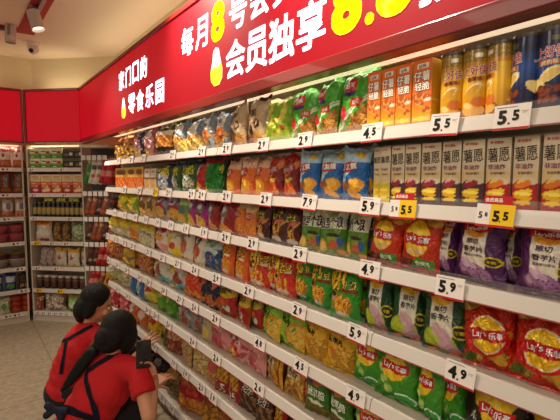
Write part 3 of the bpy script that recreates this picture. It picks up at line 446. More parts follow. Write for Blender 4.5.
carton('redbiscuit', 'red biscuit box with pastry picture', [('b', '#a01820'), ('r', 0, .75, 1, 1, '#d06a3c'), ('e', .5, .3, .3, .16, '#d88a7c'), ('r', .1, .55, .7, .7, '#ecdcc8'), ('r', .14, .59, .6, .66, '#a01820'), ('e', .5, .28, .2, .08, '#f0d0c4'), ('r', .1, .8, .5, .88, '#f0d8c0')], .125, .135, .09, 36, '#8a3024', **K)
bag('flatpack', 'flat yellow packet lying on jars', [('b', '#8c8434'), ('n', 0, 0, 1, 1, 30, .3, '#c8b850')], .14, .05, .03, nv=16, cat='snack packet', name='flat_packet')
bag('cakewhite', 'white cake bag with orange top', [('b', '#c9bfb2'), ('r', 0, .78, 1, 1, '#d07a24'), ('e', .5, .4, .4, .2, '#dad0c4'), ('r', .3, 0, .8, .12, '#b04028')], .21, .24, .08, nv=26, m='clear')
bag('nutbrown', 'clear bag of brown nuts', [('b', '#5c4218'), ('c', 0, 0, 1, 1, 60, .08, '#a87c34', '#3a280c', .9)], .12, .23, .06, nv=30, m='clear')
bag('jellygreen', 'clear bag of green and white sweets', [('b', '#788454'), ('c', 0, 0, 1, 1, 60, .08, '#b0b890', '#54642c', .9)], .19, .23, .08, nv=30, m='clear')
bag('sausage', 'clear bag of sausage sticks', [('b', '#a89890'), ('f', 0, 0, 1, 1, 22, .25, .04, '#8c3c34', '#c8b8b0', 70)], .1, .23, .05, nv=26, m='clear')
bag('chilliyellow', 'white bag of chillies with yellow top', [('b', '#cdc2b0'), ('r', 0, .78, 1, 1, '#d09a24'), ('r', 0, 0, 1, .1, '#c89a3c'), ('f', .3, .3, .7, .6, 4, .16, .05, '#a82c1c', '#c86a4c', 70)], .15, .22, .05, nv=26)
DS['darkjar'] = dict(k='lathe', desc='dark clear jar with white lid', prof=[(.0, 0, '#2a1814'), (.042, 0, '#2a1814'), (.044, .01, '#3c201a'), (.044, .09, '#54302a'), (.044, .1, '#7a5a50'), (.04, .125, '#4c342c'), (.043, .13, '#b0a49a'), (.043, .155, '#bdb2a8'), (0, .157, '#c0b4a8')], W=.09, H=.157, T=.09, m='tin', cat='snack jar', name='snack_jar')
DS['yellowjar'] = dict(k='lathe', desc='slim black jar with yellow label', prof=[(0, 0, '#15120e'), (.028, 0, '#15120e'), (.03, .01, '#1c1812'), (.03, .03, '#1c1812'), (.0302, .032, '#a08a44'), (.0302, .11, '#b09a50'), (.03, .112, '#1c1812'), (.03, .14, '#1c1812'), (.02, .155, '#1c1812'), (.022, .157, '#6a5a2c'), (.022, .175, '#6a5a2c'), (0, .177, '#6a5a2c')], W=.06, H=.177, T=.06, m='tin', cat='snack jar', name='snack_jar')
bag('sweetmix', 'round clear bag of mixed toffees', [('b', '#8a6c58'), ('c', 0, 0, 1, 1, 80, .07, '#d8c8b8', '#6a3824', .8)], .29, .2, .12, nv=36, m='clear')
bag('sweetgreen', 'green and white bag of sweets', [('b', '#4c9a2c'), ('e', .45, .4, .3, .24, '#c8d4b0'), ('r', 0, .8, 1, 1, '#a88c4c'), ('e', .5, .7, .3, .1, '#78c04c')], .22, .2, .09, nv=26)
bag('sweetorange', 'small red and brown bag of sweets', [('b', '#8c3c24'), ('c', 0, 0, 1, 1, 24, .12, '#d0a888', '#5c2414')], .1, .18, .06, nv=22)
bag('pouchred', 'red and white pouch with orange foot', [('b', '#b0564c'), ('r', 0, .4, 1, .75, '#d8c4b8'), ('e', .5, .2, .4, .16, '#c8762c'), ('e', .3, .58, .12, .12, '#8c2c24')], .16, .22, .07, nv=26)
bag('pouchbrown', 'brown and red pouch with dark stripe', [('b', '#7a3424'), ('r', .3, .25, .75, .85, '#5c5444'), ('e', .5, .14, .4, .12, '#a8642c'), ('n', .3, .3, .7, .8, 40, .5, '#a89c80')], .16, .23, .07, nv=26)
bag('pouchblue', 'pale pouch with blue square', [('b', '#c09c84'), ('r', 0, .35, 1, .7, '#d4c4b4'), ('r', .35, .4, .7, .68, '#5c7094'), ('c', 0, 0, 1, .3, 10, .14, '#c87434', '#9a4420')], .16, .2, .07, nv=26)
BOWL = lambda c, l: [(0, 0, c), (.06, 0, c), (.085, .085, c), (.09, .09, l), (.092, .098, l), (.0, .1, l)]
DS['pinkbowl'] = dict(k='lathe', desc='pink instant noodle bowl', prof=BOWL('#b0505c', '#8c3c34'), W=.18, H=.1, T=.18, m='card', cat='noodle bowl', name='noodle_bowl')
DS['greybowl'] = dict(k='lathe', desc='grey noodle tub with dark domed lid', prof=[(0, 0, '#8c8074'), (.075, 0, '#8c8074'), (.1, .09, '#9a8c80'), (.104, .095, '#c0b4a8'), (.104, .105, '#4c2018'), (.095, .15, '#3c1c14'), (.05, .175, '#a88c2c'), (0, .18, '#4c2418')], W=.2, H=.18, T=.2, m='card', cat='noodle tub', name='noodle_tub')
bag('bluepack', 'blue packet with green and white print', [('b', '#28408c'), ('r', .1, .5, .9, .8, '#c0c8d0'), ('e', .5, .25, .35, .16, '#5c8a3c')], .2, .18, .07, nv=26)
bag('darkbars', 'dark packet with yellow bars', [('b', '#2c1a14'), ('s', .1, .1, .95, .35, 4, '#b0862c'), ('n', 0, .5, 1, 1, 40, .6, '#5c4438')], .16, .18, .06, nv=26)
DS['orangetub'] = dict(k='lathe', desc='orange tub with red lid', prof=[(0, 0, '#b84c1c'), (.055, 0, '#b84c1c'), (.06, .045, '#cc5c24'), (.064, .047, '#8c2414'), (.064, .062, '#9a2c18'), (0, .063, '#a8341c')], W=.13, H=.065, T=.13, m='tin', cat='snack tub', name='snack_tub')
bag('leafwhite', 'white bag with green leaf print', [('b', '#c4c0a4'), ('e', .4, .5, .3, .3, '#5c8a3c')], .14, .18, .06, nv=22)
BUILT = {}
NV = {}
def pack_mesh(kk):
    d = DS[kk]; k = kk
    if d['k'] == 'bag':
        NV[kk] = NV.get(kk, -1)+1; var = NV[kk] % 3; k = f'{kk}_{"abc"[var]}'
    if k in BUILT: return BUILT[k]
    if d['k'] == 'bag': me = bag_mesh(k, d['W'], d['H'], d['T'], d['ops'], M[d['m']], d['nv'], d['seed']+1000*var, d['flop'], d['cr'])
    elif d['k'] == 'carton': me = carton_mesh(k, d['W'], d['H'], d['T'], d['ops'], M[d['m']], d['nv'], d['seed'], d['side'], d['top'])
    elif d['k'] == 'can': me = can_mesh(k, d['W']/2, d['H'], d['ops'], M[d['m']], d['nv'], d['seed'])
    else: me = lathe_mesh(k, d['prof'], M[d['m']])
    BUILT[k] = me; return me
_rim = None
def can_rims():
    global _rim
    if _rim is None:
        bm = bmesh.new(); add_cyl(bm, (0, 0, -.001), (0, 0, .006), .0385, n=40)
        bm2 = bmesh.new(); add_cyl(bm2, (0, 0, .19), (0, 0, .193), .0388, n=40); add_cyl(bm2, (0, 0, .193), (0, 0, .199), .0395, n=40)
        _rim = mesh_from(bm, M['steel'], True, 'rim'), mesh_from(bm2, mat('can_lid', '#4a4030', .35), False, 'lid')
    return _rim
PLACED = []
def put(k, loc, rz, tilt=0, scale=(1, 1, 1), where=None, roll=0):
    d = DS[k]; o = link(d['name'], pack_mesh(k))
    o.rotation_mode = 'ZYX'
    o.matrix_world = Matrix.Translation(loc) @ Matrix.Rotation(rz, 4, 'Z') @ Matrix.Rotation(roll, 4, 'Y') @ Matrix.Rotation(-tilt, 4, 'X') @ Matrix.Diagonal((*scale, 1))
    o['category'] = d['cat']
    if d['k'] == 'can':
        a, b = can_rims(); link('base_rim', a, o); link('lid', b, o)
    PLACED.append((o, k, where)); return o
# ------------------------------------------------------------------ the room
XW, ZC = 1.52, 3.15
P_A = Vector((1.52, 5.28)); P_B = Vector((.75, 6.05))      # the two ends of the wall that cuts the corner
def wall(name, p, q, z0, z1, m, th=.08):
    p, q = Vector(p), Vector(q); d = (q-p).normalized(); n = Vector((d.y, -d.x))*th
    bm = bmesh.new(); lo = [(p.x, p.y), (q.x, q.y), (q.x+n.x, q.y+n.y), (p.x+n.x, p.y+n.y)]
    vs = [bm.verts.new((x, y, z)) for z in (z0, z1) for x, y in lo]
    for f in ((0, 1, 2, 3), (4, 7, 6, 5), (0, 4, 5, 1), (1, 5, 6, 2), (2, 6, 7, 3), (3, 7, 4, 0)): bm.faces.new([vs[i] for i in f])
    bmesh.ops.recalc_face_normals(bm, faces=bm.faces[:]); return struct(name, bm, m)
wall('wall_right', (1.52, -1.6), P_A, 0, ZC, M['wall'])
wall('wall_corner', P_A, P_B, 0, ZC, M['wall'])
wall('wall_back', P_B, (-3.2, 6.05), 0, ZC, M['wall'])
bm = bmesh.new(); add_box(bm, (-3.2, -1.6, -.08), (1.7, 6.2, 0)); struct('floor', bm, M['floor'])
bm = bmesh.new(); add_box(bm, (-3.2, -1.6, ZC), (1.7, 6.2, ZC+.08)); struct('ceiling', bm, M['ceil'])
# red painted recess for the track lights
def on_ceiling(px, py): return ray_z(px, py, ZC)
def slab(name, pts, z0, z1, m):
    bm = bmesh.new(); lo = [bm.verts.new((p[0], p[1], z0)) for p in pts]; hi = [bm.verts.new((p[0], p[1], z1)) for p in pts]
    bm.faces.new(lo); bm.faces.new(hi[::-1]); n = len(pts)
    for i in range(n): bm.faces.new((lo[i], hi[i], hi[(i+1) % n], lo[(i+1) % n]))
    bmesh.ops.recalc_face_normals(bm, faces=bm.faces[:]); return struct(name, bm, m)
oc = on_ceiling(34, 35); ic = on_ceiling(18.5, 27.5)
xr, yb = oc.x, oc.y; wd = .34
oc2 = on_ceiling(54, 0); il = on_ceiling(30, 0)
nearv = (oc2-oc).normalized(); leftv = (on_ceiling(2, 29.5)-oc).normalized()
far_near = oc+nearv*4.2; 
slab('trim_1', [oc, oc+nearv*4.3, ic+nearv*4.3, ic], ZC-.006, ZC+.002, M['redtrack'])
icl = ic+(on_ceiling(0, 24.3)-ic).normalized()*1.4
slab('trim_2', [oc, ic, icl, oc+leftv*1.5], ZC-.006, ZC+.002, M['redtrack'])
# track rails and spotlights
def tube_between(name, p, q, w, m, parent=None):
    bm = bmesh.new(); p, q = Vector(p), Vector(q); L = (q-p).length
    add_box(bm, (-w/2, -L/2, -.012), (w/2, L/2, .012), .003); me = mesh_from(bm, m); o = link(name, me, parent)
    o.matrix_world = Matrix.Translation((p+q)/2) @ (q-p).to_track_quat('Y', 'Z').to_matrix().to_4x4(); return o
mid_far = (oc+ic)/2
tr1 = tube_between('track_rail', mid_far.to_3d()+nearv*.35+Vector((0, 0, -.02)), mid_far+nearv*4.2+Vector((0, 0, -.02)), .034, M['steel'])
tag(tr1, 'grey lighting track along the red ceiling strip', 'lighting track')
a_, b_ = mid_far+leftv*.12+Vector((0, 0, -.02)), mid_far+leftv*1.2+Vector((0, 0, -.02))
tr2 = tube_between('track_rail', a_, b_, .034, M['steel']); tag(tr2, 'short grey lighting track in the side arm of the red ceiling strip', 'lighting track')
def spot(loc, aim, label, L=.15, R=.05, power=0, drop=.06):
    o = empty('track_spotlight', loc); tag(o, label, 'spotlight', 'track spotlights on the red ceiling strip')
    aim = Vector(aim).normalized()
    q = aim.to_track_quat('-Z', 'Y').to_matrix().to_4x4()
    piv = Vector((0, 0, -drop))
    bm = bmesh.new(); add_cyl(bm, (0, 0, -.028), (0, 0, -.005), .03, n=16); add_cyl(bm, (0, 0, -.1), (0, 0, -.02), .009, n=10); link('stem', mesh_from(bm, M['steel'], False), o)
    bm = bmesh.new(); vs = add_cyl(bm, (0, 0, 0.02), (0, 0, -L), R, n=32)
    bmesh.ops.delete(bm, geom=[f for f in bm.faces if len(f.verts) > 8 and f.calc_center_median().z < -L+.01], context='FACES_ONLY')
    bm.transform(Matrix.Translation(piv) @ q); b = link('lamp_body', mesh_from(bm, M['lampmetal'], False), o)
    bm = bmesh.new(); add_cyl(bm, (0, 0, -L+.03), (0, 0, -L+.024), R*.94, n=24); bm.transform(Matrix.Translation(piv) @ q); link('lens', mesh_from(bm, M['lampglow' if power else 'lampmetal']), o)
    bm = bmesh.new(); add_box(bm, (-R*1.05, -.012, -.08), (-R*.96, .012, .02)); bm.transform(Matrix.Translation(piv) @ q); link('bracket', mesh_from(bm, M['steel']), o)
    if power:
        ld = bpy.data.lights.new('spot_beam', 'SPOT'); ld.energy = power; ld.spot_size = math.radians(95); ld.spot_blend = .8; ld.shadow_soft_size = .06; ld.color = (1, .88, .72)
        lo = bpy.data.objects.new('spot_beam', ld); COL.objects.link(lo); lo.matrix_world = Matrix.Translation(Vector(loc)+piv+aim*(L+.01)) @ q
    return o
pS = on_ceiling(33, 5); spot((pS.x, pS.y, ZC), (.22, -.2, -1), 'grey track spotlight with lit lens over the strip corner', .14, .05, 120, .07)
pT = on_ceiling(10.5, 25); spot((pT.x, pT.y, ZC), (-.05, .02, -1), 'unlit grey cylinder spotlight hanging from the side arm', .14, .047, 0, .025)
for i, s in enumerate((1.5, 2.6, 3.7)):
    p = mid_far+nearv*s
    if p.y < 3.4: spot((p.x, p.y, ZC), (1.0, -.1, -1.0), ('second', 'third', 'fourth')[i]+' spotlight along the red ceiling strip counted from its corner', power=170)
# security camera on the ceiling
pc = on_ceiling(33, 43); o = empty('security_camera', (pc.x, pc.y, ZC)); tag(o, 'white dome security camera on the ceiling beside the red strip', 'security camera')
bm = bmesh.new(); add_cyl(bm, (0, 0, -.035), (0, 0, 0), .06, .07, n=32); link('base', mesh_from(bm, M['domewhite'], False), o)
bm = bmesh.new(); add_ball(bm, (0, 0, -.065), (.056, .056, .058), n=28); b = link('dome', mesh_from(bm, M['domewhite'], True), o)
dv = (CAM-Vector((pc.x, pc.y, ZC-.065))).normalized(); dv = (dv+RT*-.4+Vector((0, 0, -.2))).normalized()
bm = bmesh.new(); c = Vector((0, 0, -.065)); add_cyl(bm, c+dv*.045, c+dv*.063, .022, n=20); link('lens', mesh_from(bm, M['lens']), o)
# ------------------------------------------------------------------ long rack
ZS = [1.846, 1.599, 1.382, 1.142, .909, .684, .436, .095]
ORD = ['top', 'second', 'third', 'fourth', 'fifth', 'sixth', 'seventh', 'bottom']
TOPZ = [z+.007 for z in ZS]
YB = [-.13, .936, 2.02, 3.13, 4.25]
rl = ['rack bay nearest the viewer holding the tall cartons and red crisps', 'rack bay of blue and green crisp bags beyond the tall cartons', 'rack bay of orange and beige bags under the sign middle', 'rack bay at the far end beside the hooks']
for i in range(4):
    y0, y1 = YB[i]+.002, YB[i+1]-.002
    o = empty('shelf_rack', (1.3, (y0+y1)/2, 0)); tag(o, rl[i], 'shelf rack', 'bays of the long snack rack')
    oy = (y0+y1)/2; L = (y1-y0)/2
    def B(name, lo, hi, m, par=o, bev=0):
        return boxobj(name, (lo[0]-1.3, lo[1], lo[2]), (hi[0]-1.3, hi[1], hi[2]), m, par, bev)
    B('back_panel', (1.485, -L, .0), (1.505, L, 2.13), M['panel'])
    for s in (-1, 1): B('upright', (1.455, s*L-.02*(s+1), 0), (1.484, s*L+.02*(1-s), 2.13), M['cream'])
    B('plinth', (1.14, -L, .0), (1.455, L, .07), M['cream'])
    for z in ZS:
        sh = B('shelf_board', (1.118, -L, z-.012), (1.454, L, z+.006), M['cream'])
        bm = bmesh.new(); pr = [(1.122, z+.014), (1.110, z+.014), (1.100, z-.026), (1.116, z-.029)]
        vs = [bm.verts.new((x-1.3, y, zz)) for y in (-L, L) for x, zz in pr]
        bm.faces.new(vs[:4]); bm.faces.new(vs[4:][::-1])
        for k in range(4): bm.faces.new((vs[k], vs[4+k], vs[4+(k+1) % 4], vs[(k+1) % 4]))
        bmesh.ops.recalc_face_normals(bm, faces=bm.faces[:]); link('price_rail', mesh_from(bm, M['rail']), sh)
        boxobj('red_edge', (1.0985-1.3, -L, z-.0295), (1.101-1.3, L, z-.0262), M['redline'], sh)
        boxobj('clear_lip', (1.1235-1.3, -L, z+.0065), (1.1255-1.3, L, z+.036), M['lip_clear'], sh)
    B('lamp_strip', (1.19, -L, 2.098), (1.235, L, 2.122), M['led'])
    B('canopy', (1.236, -L, 2.105), (1.484, L, 2.13), M['cream'])
tag(boxobj('end_panel', (1.27, 4.251, 0), (1.49, 4.265, 2.12), M['cream']), 'cream end panel closing the long rack before the hooks', 'end panel')
# ------------------------------------------------------------------ light box signs
def sign_box(label, p, q, z0=2.09, z1=2.717, depth=.075, fb=.052):
    """frame and glowing face between p and q, seen from the shop side"""
    p, q = Vector((*p, 0)), Vector((*q, 0)); d = (q-p).normalized(); L = (q-p).length
    o = empty('light_box_sign', p); ang = math.atan2(d.y, d.x); o.rotation_euler.z = ang      # local x runs to the right as seen, local y goes into the wall
    tag(o, label, 'illuminated sign', 'red light box signs above the shelves')
    boxobj('sign_face', (0, .012, z0+fb), (L, depth, z1-.03), M['sign'], o)
    boxobj('bottom_frame', (-.0, 0, z0), (L, depth, z0+fb-.001), M['frame'], o, .004)
    boxobj('top_frame', (0, 0, z1-.029), (L, depth, z1), M['frame'], o, .004)
    return o, L
XS = 1.095
s1, L1 = sign_box('long red light box sign with white and yellow lettering above the rack', (XS, 5.2), (XS, -.2))
s2, L2 = sign_box('plain red light box across the shop corner', (.609, 5.70), (1.088, 5.216), 2.105, fb=.022); boxobj('end_frame', (-.004, -.002, 2.11), (.02, .1, 2.71), M['frame'], s2)
s3, L3 = sign_box('plain red light box on the back wall', (-1.2, 5.70), (.600, 5.70), 2.105, fb=.022); boxobj('end_frame', (L3-.02, -.003, 2.11), (L3, .1, 2.71), M['frame'], s3)
def letter(body, size, m, name, parent, pos, bold=.03, sx=1, shear=0, parts=None):
    v, f, sz = glyphs(body, bold, 4); k = size/sz[1]
    return [(v[:, 0]*k*sx+v[:, 1]*k*shear+pos[0], v[:, 1]*k+pos[1], f)]
def lettering(items, name, m, parent):
    V, Fc, n = [], [], 0
    for x, z, f in items:
        V += [(a, -.002+.012, b) for a, b in zip(x, z)]; Fc += [tuple(i+n for i in q) for q in f]; n += len(x)
    me = bpy.data.meshes.new(name); me.from_pydata(V, [], Fc)
    bm = bmesh.new(); bm.from_mesh(me)
    bmesh.ops.solidify(bm, geom=bm.faces[:], thickness=.002); bm.to_mesh(me); bm.free(); me.materials.append(m)
    return link(name, me, parent)
sy = lambda y: 5.2-y            # place along the sign
def line(chars, y0, step, z, h, bold=.035, sx=1, shear=.06):
    out = []
    for i, c in enumerate(chars): out += letter(c, h, None, '', None, (sy(y0-step*i), z), bold, sx, shear)
    return out
lettering(line('每月', 2.374, .187, 2.505, .17, .026, .98), 'lettering', M['signw'], s1)
lettering(line('号会员日', 1.80, .187, 2.505, .17, .026, .98), 'lettering', M['signw'], s1)
lettering(line('8', 2.0, .1, 2.512, .205, .05, 1.05), 'numeral', M['signy'], s1)
lettering(line('会员独享', 1.828, .188, 2.285, .185, .026, .98), 'lettering', M['signw'], s1)
lettering(line('8', 1.073, .1, 2.305, .21, .055, 1.05)+line('8', .865, .1, 2.305, .21, .055, 1.05)+letter('.', .04, None, '', None, (sy(.968), 2.222), .05), 'numeral', M['signy'], s1)
lettering(line('折起', .69, .188, 2.285, .185, .026, .98), 'lettering', M['signw'], s1)
lettering(line('家门口的', 3.655, .178, 2.51, .16, .022, .92), 'lettering', M['signw'], s1)
lettering(line('零食乐园', 3.41, .196, 2.285, .16, .022, 1.0), 'lettering', M['signw'], s1)
def drop_icon(y, z, h, name_):
    pts = [(0, .5), (.14, .44), (.2, .2), (.32, -.1), (.3, -.34), (.14, -.49), (-.1, -.5), (-.27, -.36), (-.3, -.1), (-.2, .18), (-.13, .42)]
    def pl(ps, m, nm, y_):
        bm = bmesh.new(); vs = [bm.verts.new((sy(y)+a*h, y_, z+b*h)) for a, b in ps]; bm.faces.new(vs)
        r = bmesh.ops.extrude_face_region(bm, geom=bm.faces[:]); bmesh.ops.translate(bm, vec=(0, .003, 0), verts=[v for v in r['geom'] if isinstance(v, bmesh.types.BMVert)])
        bmesh.ops.recalc_face_normals(bm, faces=bm.faces[:]); link(nm, mesh_from(bm, m), s1)
    pl(pts, M['signw'], 'packet_icon', .0095)
    pl([(.27, .05), (.32, -.1), (.3, -.34), (.14, -.49), (-.1, -.5), (-.27, -.36), (-.3, -.1), (-.1, .02), (.05, -.06)], M['signy'], 'packet_icon_foot', .0075)
drop_icon(2.02, 2.285, .2, ''); drop_icon(3.62, 2.28, .17, '')
# ------------------------------------------------------------------ packs on the long rack
rnd = random.Random(11)
XF = 1.138          # where the front packs' fronts stand
CLR = [.245]+[ZS[i-1]-.014-TOPZ[i] for i in range(1, 8)]
ROWS = []
def row(si, items):
    """items: (kind, px0, px1[, options]) along shelf si, far end first"""
    for it in items:
        k, a, b = it[:3]; op = it[3] if len(it) > 3 else {}
        d = DS[k]; isb = d['k'] == 'bag'
        x = XF+op.get('dx', 0)+(rnd.uniform(-.008, .012) if isb else 0); zm = TOPZ[si]+.09
        ya, yb_ = y_on(a, x, zm), y_on(b, x, zm)
        w = (ya-yb_)*op.get('ov', 1.04 if isb else .97)*(rnd.uniform(.96, 1.06) if isb else 1); h = op.get('h', d['H'])
        if isb: h = min(h*1.07*rnd.uniform(.97, 1.03), CLR[si]-.008)
        ROWS.append((si, k, x, (ya+yb_)/2, w, h, op))
def place_rows():
    size = {}
    for si, k, x, yc, w, h, op in ROWS: size.setdefault(k, []).append((w, h))
    for k, l in size.items():
        if DS[k]['k'] != 'can': DS[k]['W'] = sum(q[0] for q in l)/len(l); DS[k]['H'] = sum(q[1] for q in l)/len(l)
        if DS[k]['k'] == 'bag': DS[k]['T'] = max(DS[k]['T'], DS[k]['W']*.36)
    for si, k, x, yc, w, h, op in ROWS:
        d = DS[k]; isb = d['k'] == 'bag'; z = TOPZ[si]+.002
        sx, sz = (1, 1) if d['k'] == 'can' else (w/d['W'], h/d['H'])
        tl = op.get('tilt', rnd.uniform(.06, .16) if isb else .02)
        rz = -PI/2+op.get('yaw', rnd.choice((rnd.uniform(-.12, .12), rnd.uniform(-.3, .3))) if isb else 0)
        put(k, (x+d['T']/2, yc, z), rz, tl, (sx, 1, sz), (si, 0), op.get('roll', rnd.uniform(-.075, .075) if isb else 0))
        for q in range(op.get('back', 0)):
            put(k, (x+d['T']/2+(d['T']*1.05+.004)*(q+1), yc+rnd.uniform(-.006, .006), z), -PI/2+rnd.uniform(-.08, .08) if isb else rz, tl+.02, (sx, 1, min(sz*rnd.uniform(1.0, 1.05), (CLR[si]-.006)/d['H']) if isb else sz), (si, q+1), rnd.uniform(-.02, .02) if isb else 0)
B1 = dict(back=1); B2 = dict(back=2)
row(0, [('goldred', 112, 120, B1), ('goldred', 120, 129, B1), ('navypink', 130, 140, B1), ('pinkfox', 141, 153, B1), ('brownlabel', 154, 168, B1),
        ('greychips', 169, 184, B1), ('greychips', 183, 198, B1), ('bluegrey', 197, 211, B1), ('bluegrey', 210, 224, B1),
        ('donut', 225, 243, dict(h=.225)), ('donut', 243, 261, dict(h=.215)),
        ('onionring', 261, 285, dict(h=.2, back=1)), ('greenstick', 287, 310, dict(h=.2, back=1, tilt=.14)), ('greenstick', 309, 332, dict(h=.215, back=1)), ('greenstick', 331, 366, dict(h=.215, back=1, ov=1.0)),
        ('orangebox', 366.5, 379.5, B1), ('orangebox', 380.5, 394.5, B1), ('orangebox', 395, 410.5, B1), ('orangebox', 411.5, 431, dict(back=1)),
        ('goldcan', 436, 458, dict(roll=-.0, yaw=.25, back=1)), ('goldcan', 459, 481, dict(yaw=.3, back=1)), ('goldcan', 482, 508, dict(roll=-.05, yaw=-.75, back=1)),
        ('navycan', 508, 533, dict(yaw=-.85, back=1)), ('navycan', 534, 561, dict(yaw=.15, back=1)), ('navycan', 563, 592, dict(yaw=.1))])
row(1, [('goldorange', 115, 127), ('goldorange', 127, 135), ('goldorange', 135, 143), ('whitebrown', 144, 149.5), ('whitebrown', 150, 155.5), ('navylogo', 156, 167, B1),
        ('greenlogo', 168, 179, B1), ('greenlogo', 180, 192, B1), ('redwhite', 193, 202, B1), ('greenfoil', 203, 216, dict(back=1, h=.2)), ('greenlogo', 216, 222, dict(dx=.05)),
        ('pinkorange', 222, 236, B1), ('pinkorange', 237, 251, B1), ('pinkorange', 251, 265, B1), ('redchips', 265, 280, B1), ('redchips', 281, 296, B1),
        ('bluechips', 296, 314), ('bluechips', 314, 337, dict(yaw=.1, back=1)), ('bluechips', 337, 363, dict(h=.182, back=1, yaw=-.05)), ('bluechips', 361, 372, dict(dx=.04)),
        ('shuyuanyellow', 373, 380, dict(dx=.01)), ('shuyuanyellow', 379.5, 389.5, B1), ('shuyuanplum', 390.5, 403.5, B1), ('shuyuanplum', 404, 419.5, B1), ('shuyuanplum', 420.5, 440, B1), ('shuyuanplum', 441, 460, B1), ('shuyuanplum', 461, 483.5, B1),
        ('shuyuanred', 485, 510, B1), ('shuyuanred', 512, 538, B1), ('shuyuanred', 541, 569, B1)])
row(2, [('limeyellow', 115, 124), ('limeyellow', 124, 136), ('beigebrown', 137, 145), ('beigebrown', 145, 152), ('silverpurple', 152, 163), ('silverpurple', 163, 175),
        ('greenwhite', 175, 184), ('purpleyellow', 184, 194), ('purpleyellow', 194, 205), ('redgrey', 205, 215), ('redgrey', 215, 231),
        ('paleorange', 230, 241), ('paleorange', 241, 253), ('maroonfries', 252, 266), ('maroonfries', 266, 283, dict(yaw=-.1)), ('maroonfries', 283, 297, dict(yaw=.1)),
        ('wavewhite', 297, 317, B1), ('wavewhite', 316, 340, B1), ('wavewhite', 341, 363, B1),
        ('layred', 363, 396, dict(h=.165)), ('layred', 394, 435, dict(h=.175, back=1)), ('taropurple', 433, 452, dict(dx=.04, h=.175)), ('taropurple', 447, 504, dict(h=.185, ov=1.0)), ('taropurple', 500, 520, dict(dx=.06, h=.178)), ('taropurple', 512, 572, dict(h=.185, yaw=.12, ov=1.0, roll=.03))])
row(3, [('yellowtop', 106, 117), ('yellowtop', 117, 126), ('orangelabel', 126, 137), ('yellowletter', 137, 144), ('yellowletter', 144, 151), ('whitepink', 151, 164), ('whiteyellow', 164, 176),
        ('whiteprawn', 176, 189), ('whiteprawn', 190, 200), ('bluefish', 201, 217), ('orangefries', 217, 230), ('orangefries', 230, 244), ('redfries', 244, 264), ('redfries', 264, 278, dict(dx=.03)), ('redfries', 270, 292),
        ('greenfries', 290, 309, dict(dx=.02)), ('greenfries', 306, 327), ('greenfries', 326, 354, dict(h=.19, dx=-.01)), ('greenfries', 350, 366, dict(dx=.05)),
        ('tarogreen', 360, 389, dict(yaw=.1)), ('tarogreen', 386, 418, dict(yaw=.35, dx=.01)), ('tarogreen', 419, 466, dict(dx=.0)), ('laymetal', 460, 509, dict(h=.195, yaw=.12, ov=1.14)), ('laymetal', 504, 570, dict(h=.2, ov=1.12, yaw=.0))])
row(4, [('orangestrip', 104, 112, B1), ('orangestrip', 112, 119, B1), ('yellowgrey', 119, 131, B1), ('orangestrip', 131, 148, B1), ('whiteteal', 149, 165, B1), ('whiteteal', 166, 181, B1), ('redblaze', 181, 197, B1),
        ('navyorange', 197, 209, B1), ('navyorange', 208, 218, B1), ('yellowred', 216, 232, B1), ('yellowred', 232, 248, B1), ('yellowred', 247, 260, dict(dx=.02, back=1)),
        ('limecrisp', 256, 277, B1), ('limecrisp', 274, 299, dict(back=1)), ('corncrisp', 300, 324, B1), ('corncrisp', 321, 350, dict(yaw=.2, roll=.05, tilt=.16)), ('corncrisp', 341, 353, dict(dx=.07)),
        ('laygreen', 348, 378, dict(dx=.025, back=1)), ('laygreen', 372, 411, dict(yaw=.05, tilt=.14, back=1)), ('laygreen', 410, 440, dict(yaw=-.35, back=1)), ('laygreen', 437, 462, dict(dx=.03)), ('layblack', 460, 520, dict(back=1, ov=1.1)), ('layblack', 520, 588, dict(ov=1.1))])
row(5, [('palegreen', 105, 119, B1), ('creampack', 119, 128, B1), ('bluebag', 128, 134, B1), ('bluebag', 133, 142, B1), ('yellowgreen', 142, 155, B1), ('plaingreen', 155, 165, B1), ('plaingreen', 164, 173, B1), ('silverred', 173, 190, B1), ('silverred', 190, 201, B1),
        ('creamyellow', 200, 210, B1), ('pinkpuff', 207, 226, B1), ('pinkred', 224, 247, B1), ('pinkpuff', 245, 262, dict(back=1)), ('nutgold', 262, 280, B1), ('nutgold', 280, 303, dict(tilt=.15, back=1)), ('veggie', 303, 325, B1), ('veggie', 325, 350, B1), ('laygreen', 352, 392), ('nutgold', 394, 430), ('veggie', 432, 480)])
row(6, [('redpack', 106, 116, B1), ('redpack', 116, 126, B1), ('orangepack', 126, 136, B1), ('orangepack', 136, 145, B1), ('yellowpack', 145, 158, B1), ('olivepack', 158, 166, B1), ('peachpack', 166, 178, B1), ('noodlepack', 177, 190, B1), ('creamchips', 190, 205, B1), ('pinklabel', 204, 214, B1),
        ('redprice', 213, 227, B1), ('redprice', 226, 238, B1), ('brownnuts', 237, 253, B1), ('brownnuts', 253, 268, B1), ('redprice', 268, 284, B1), ('brownnuts', 284, 302)])
row(7, [('darkpack', 128, 138, dict(tilt=.3, back=1)), ('darkpack', 138, 148, dict(tilt=.35, back=1)), ('darkpack', 148, 158, dict(tilt=.35, back=1)), ('brownpack', 158, 174, dict(tilt=.3, back=1)), ('orangered', 174, 196, dict(tilt=.25, back=1)), ('ambermix', 195, 214, dict(tilt=.2, back=1)), ('ambermix', 214, 232)])
place_rows()
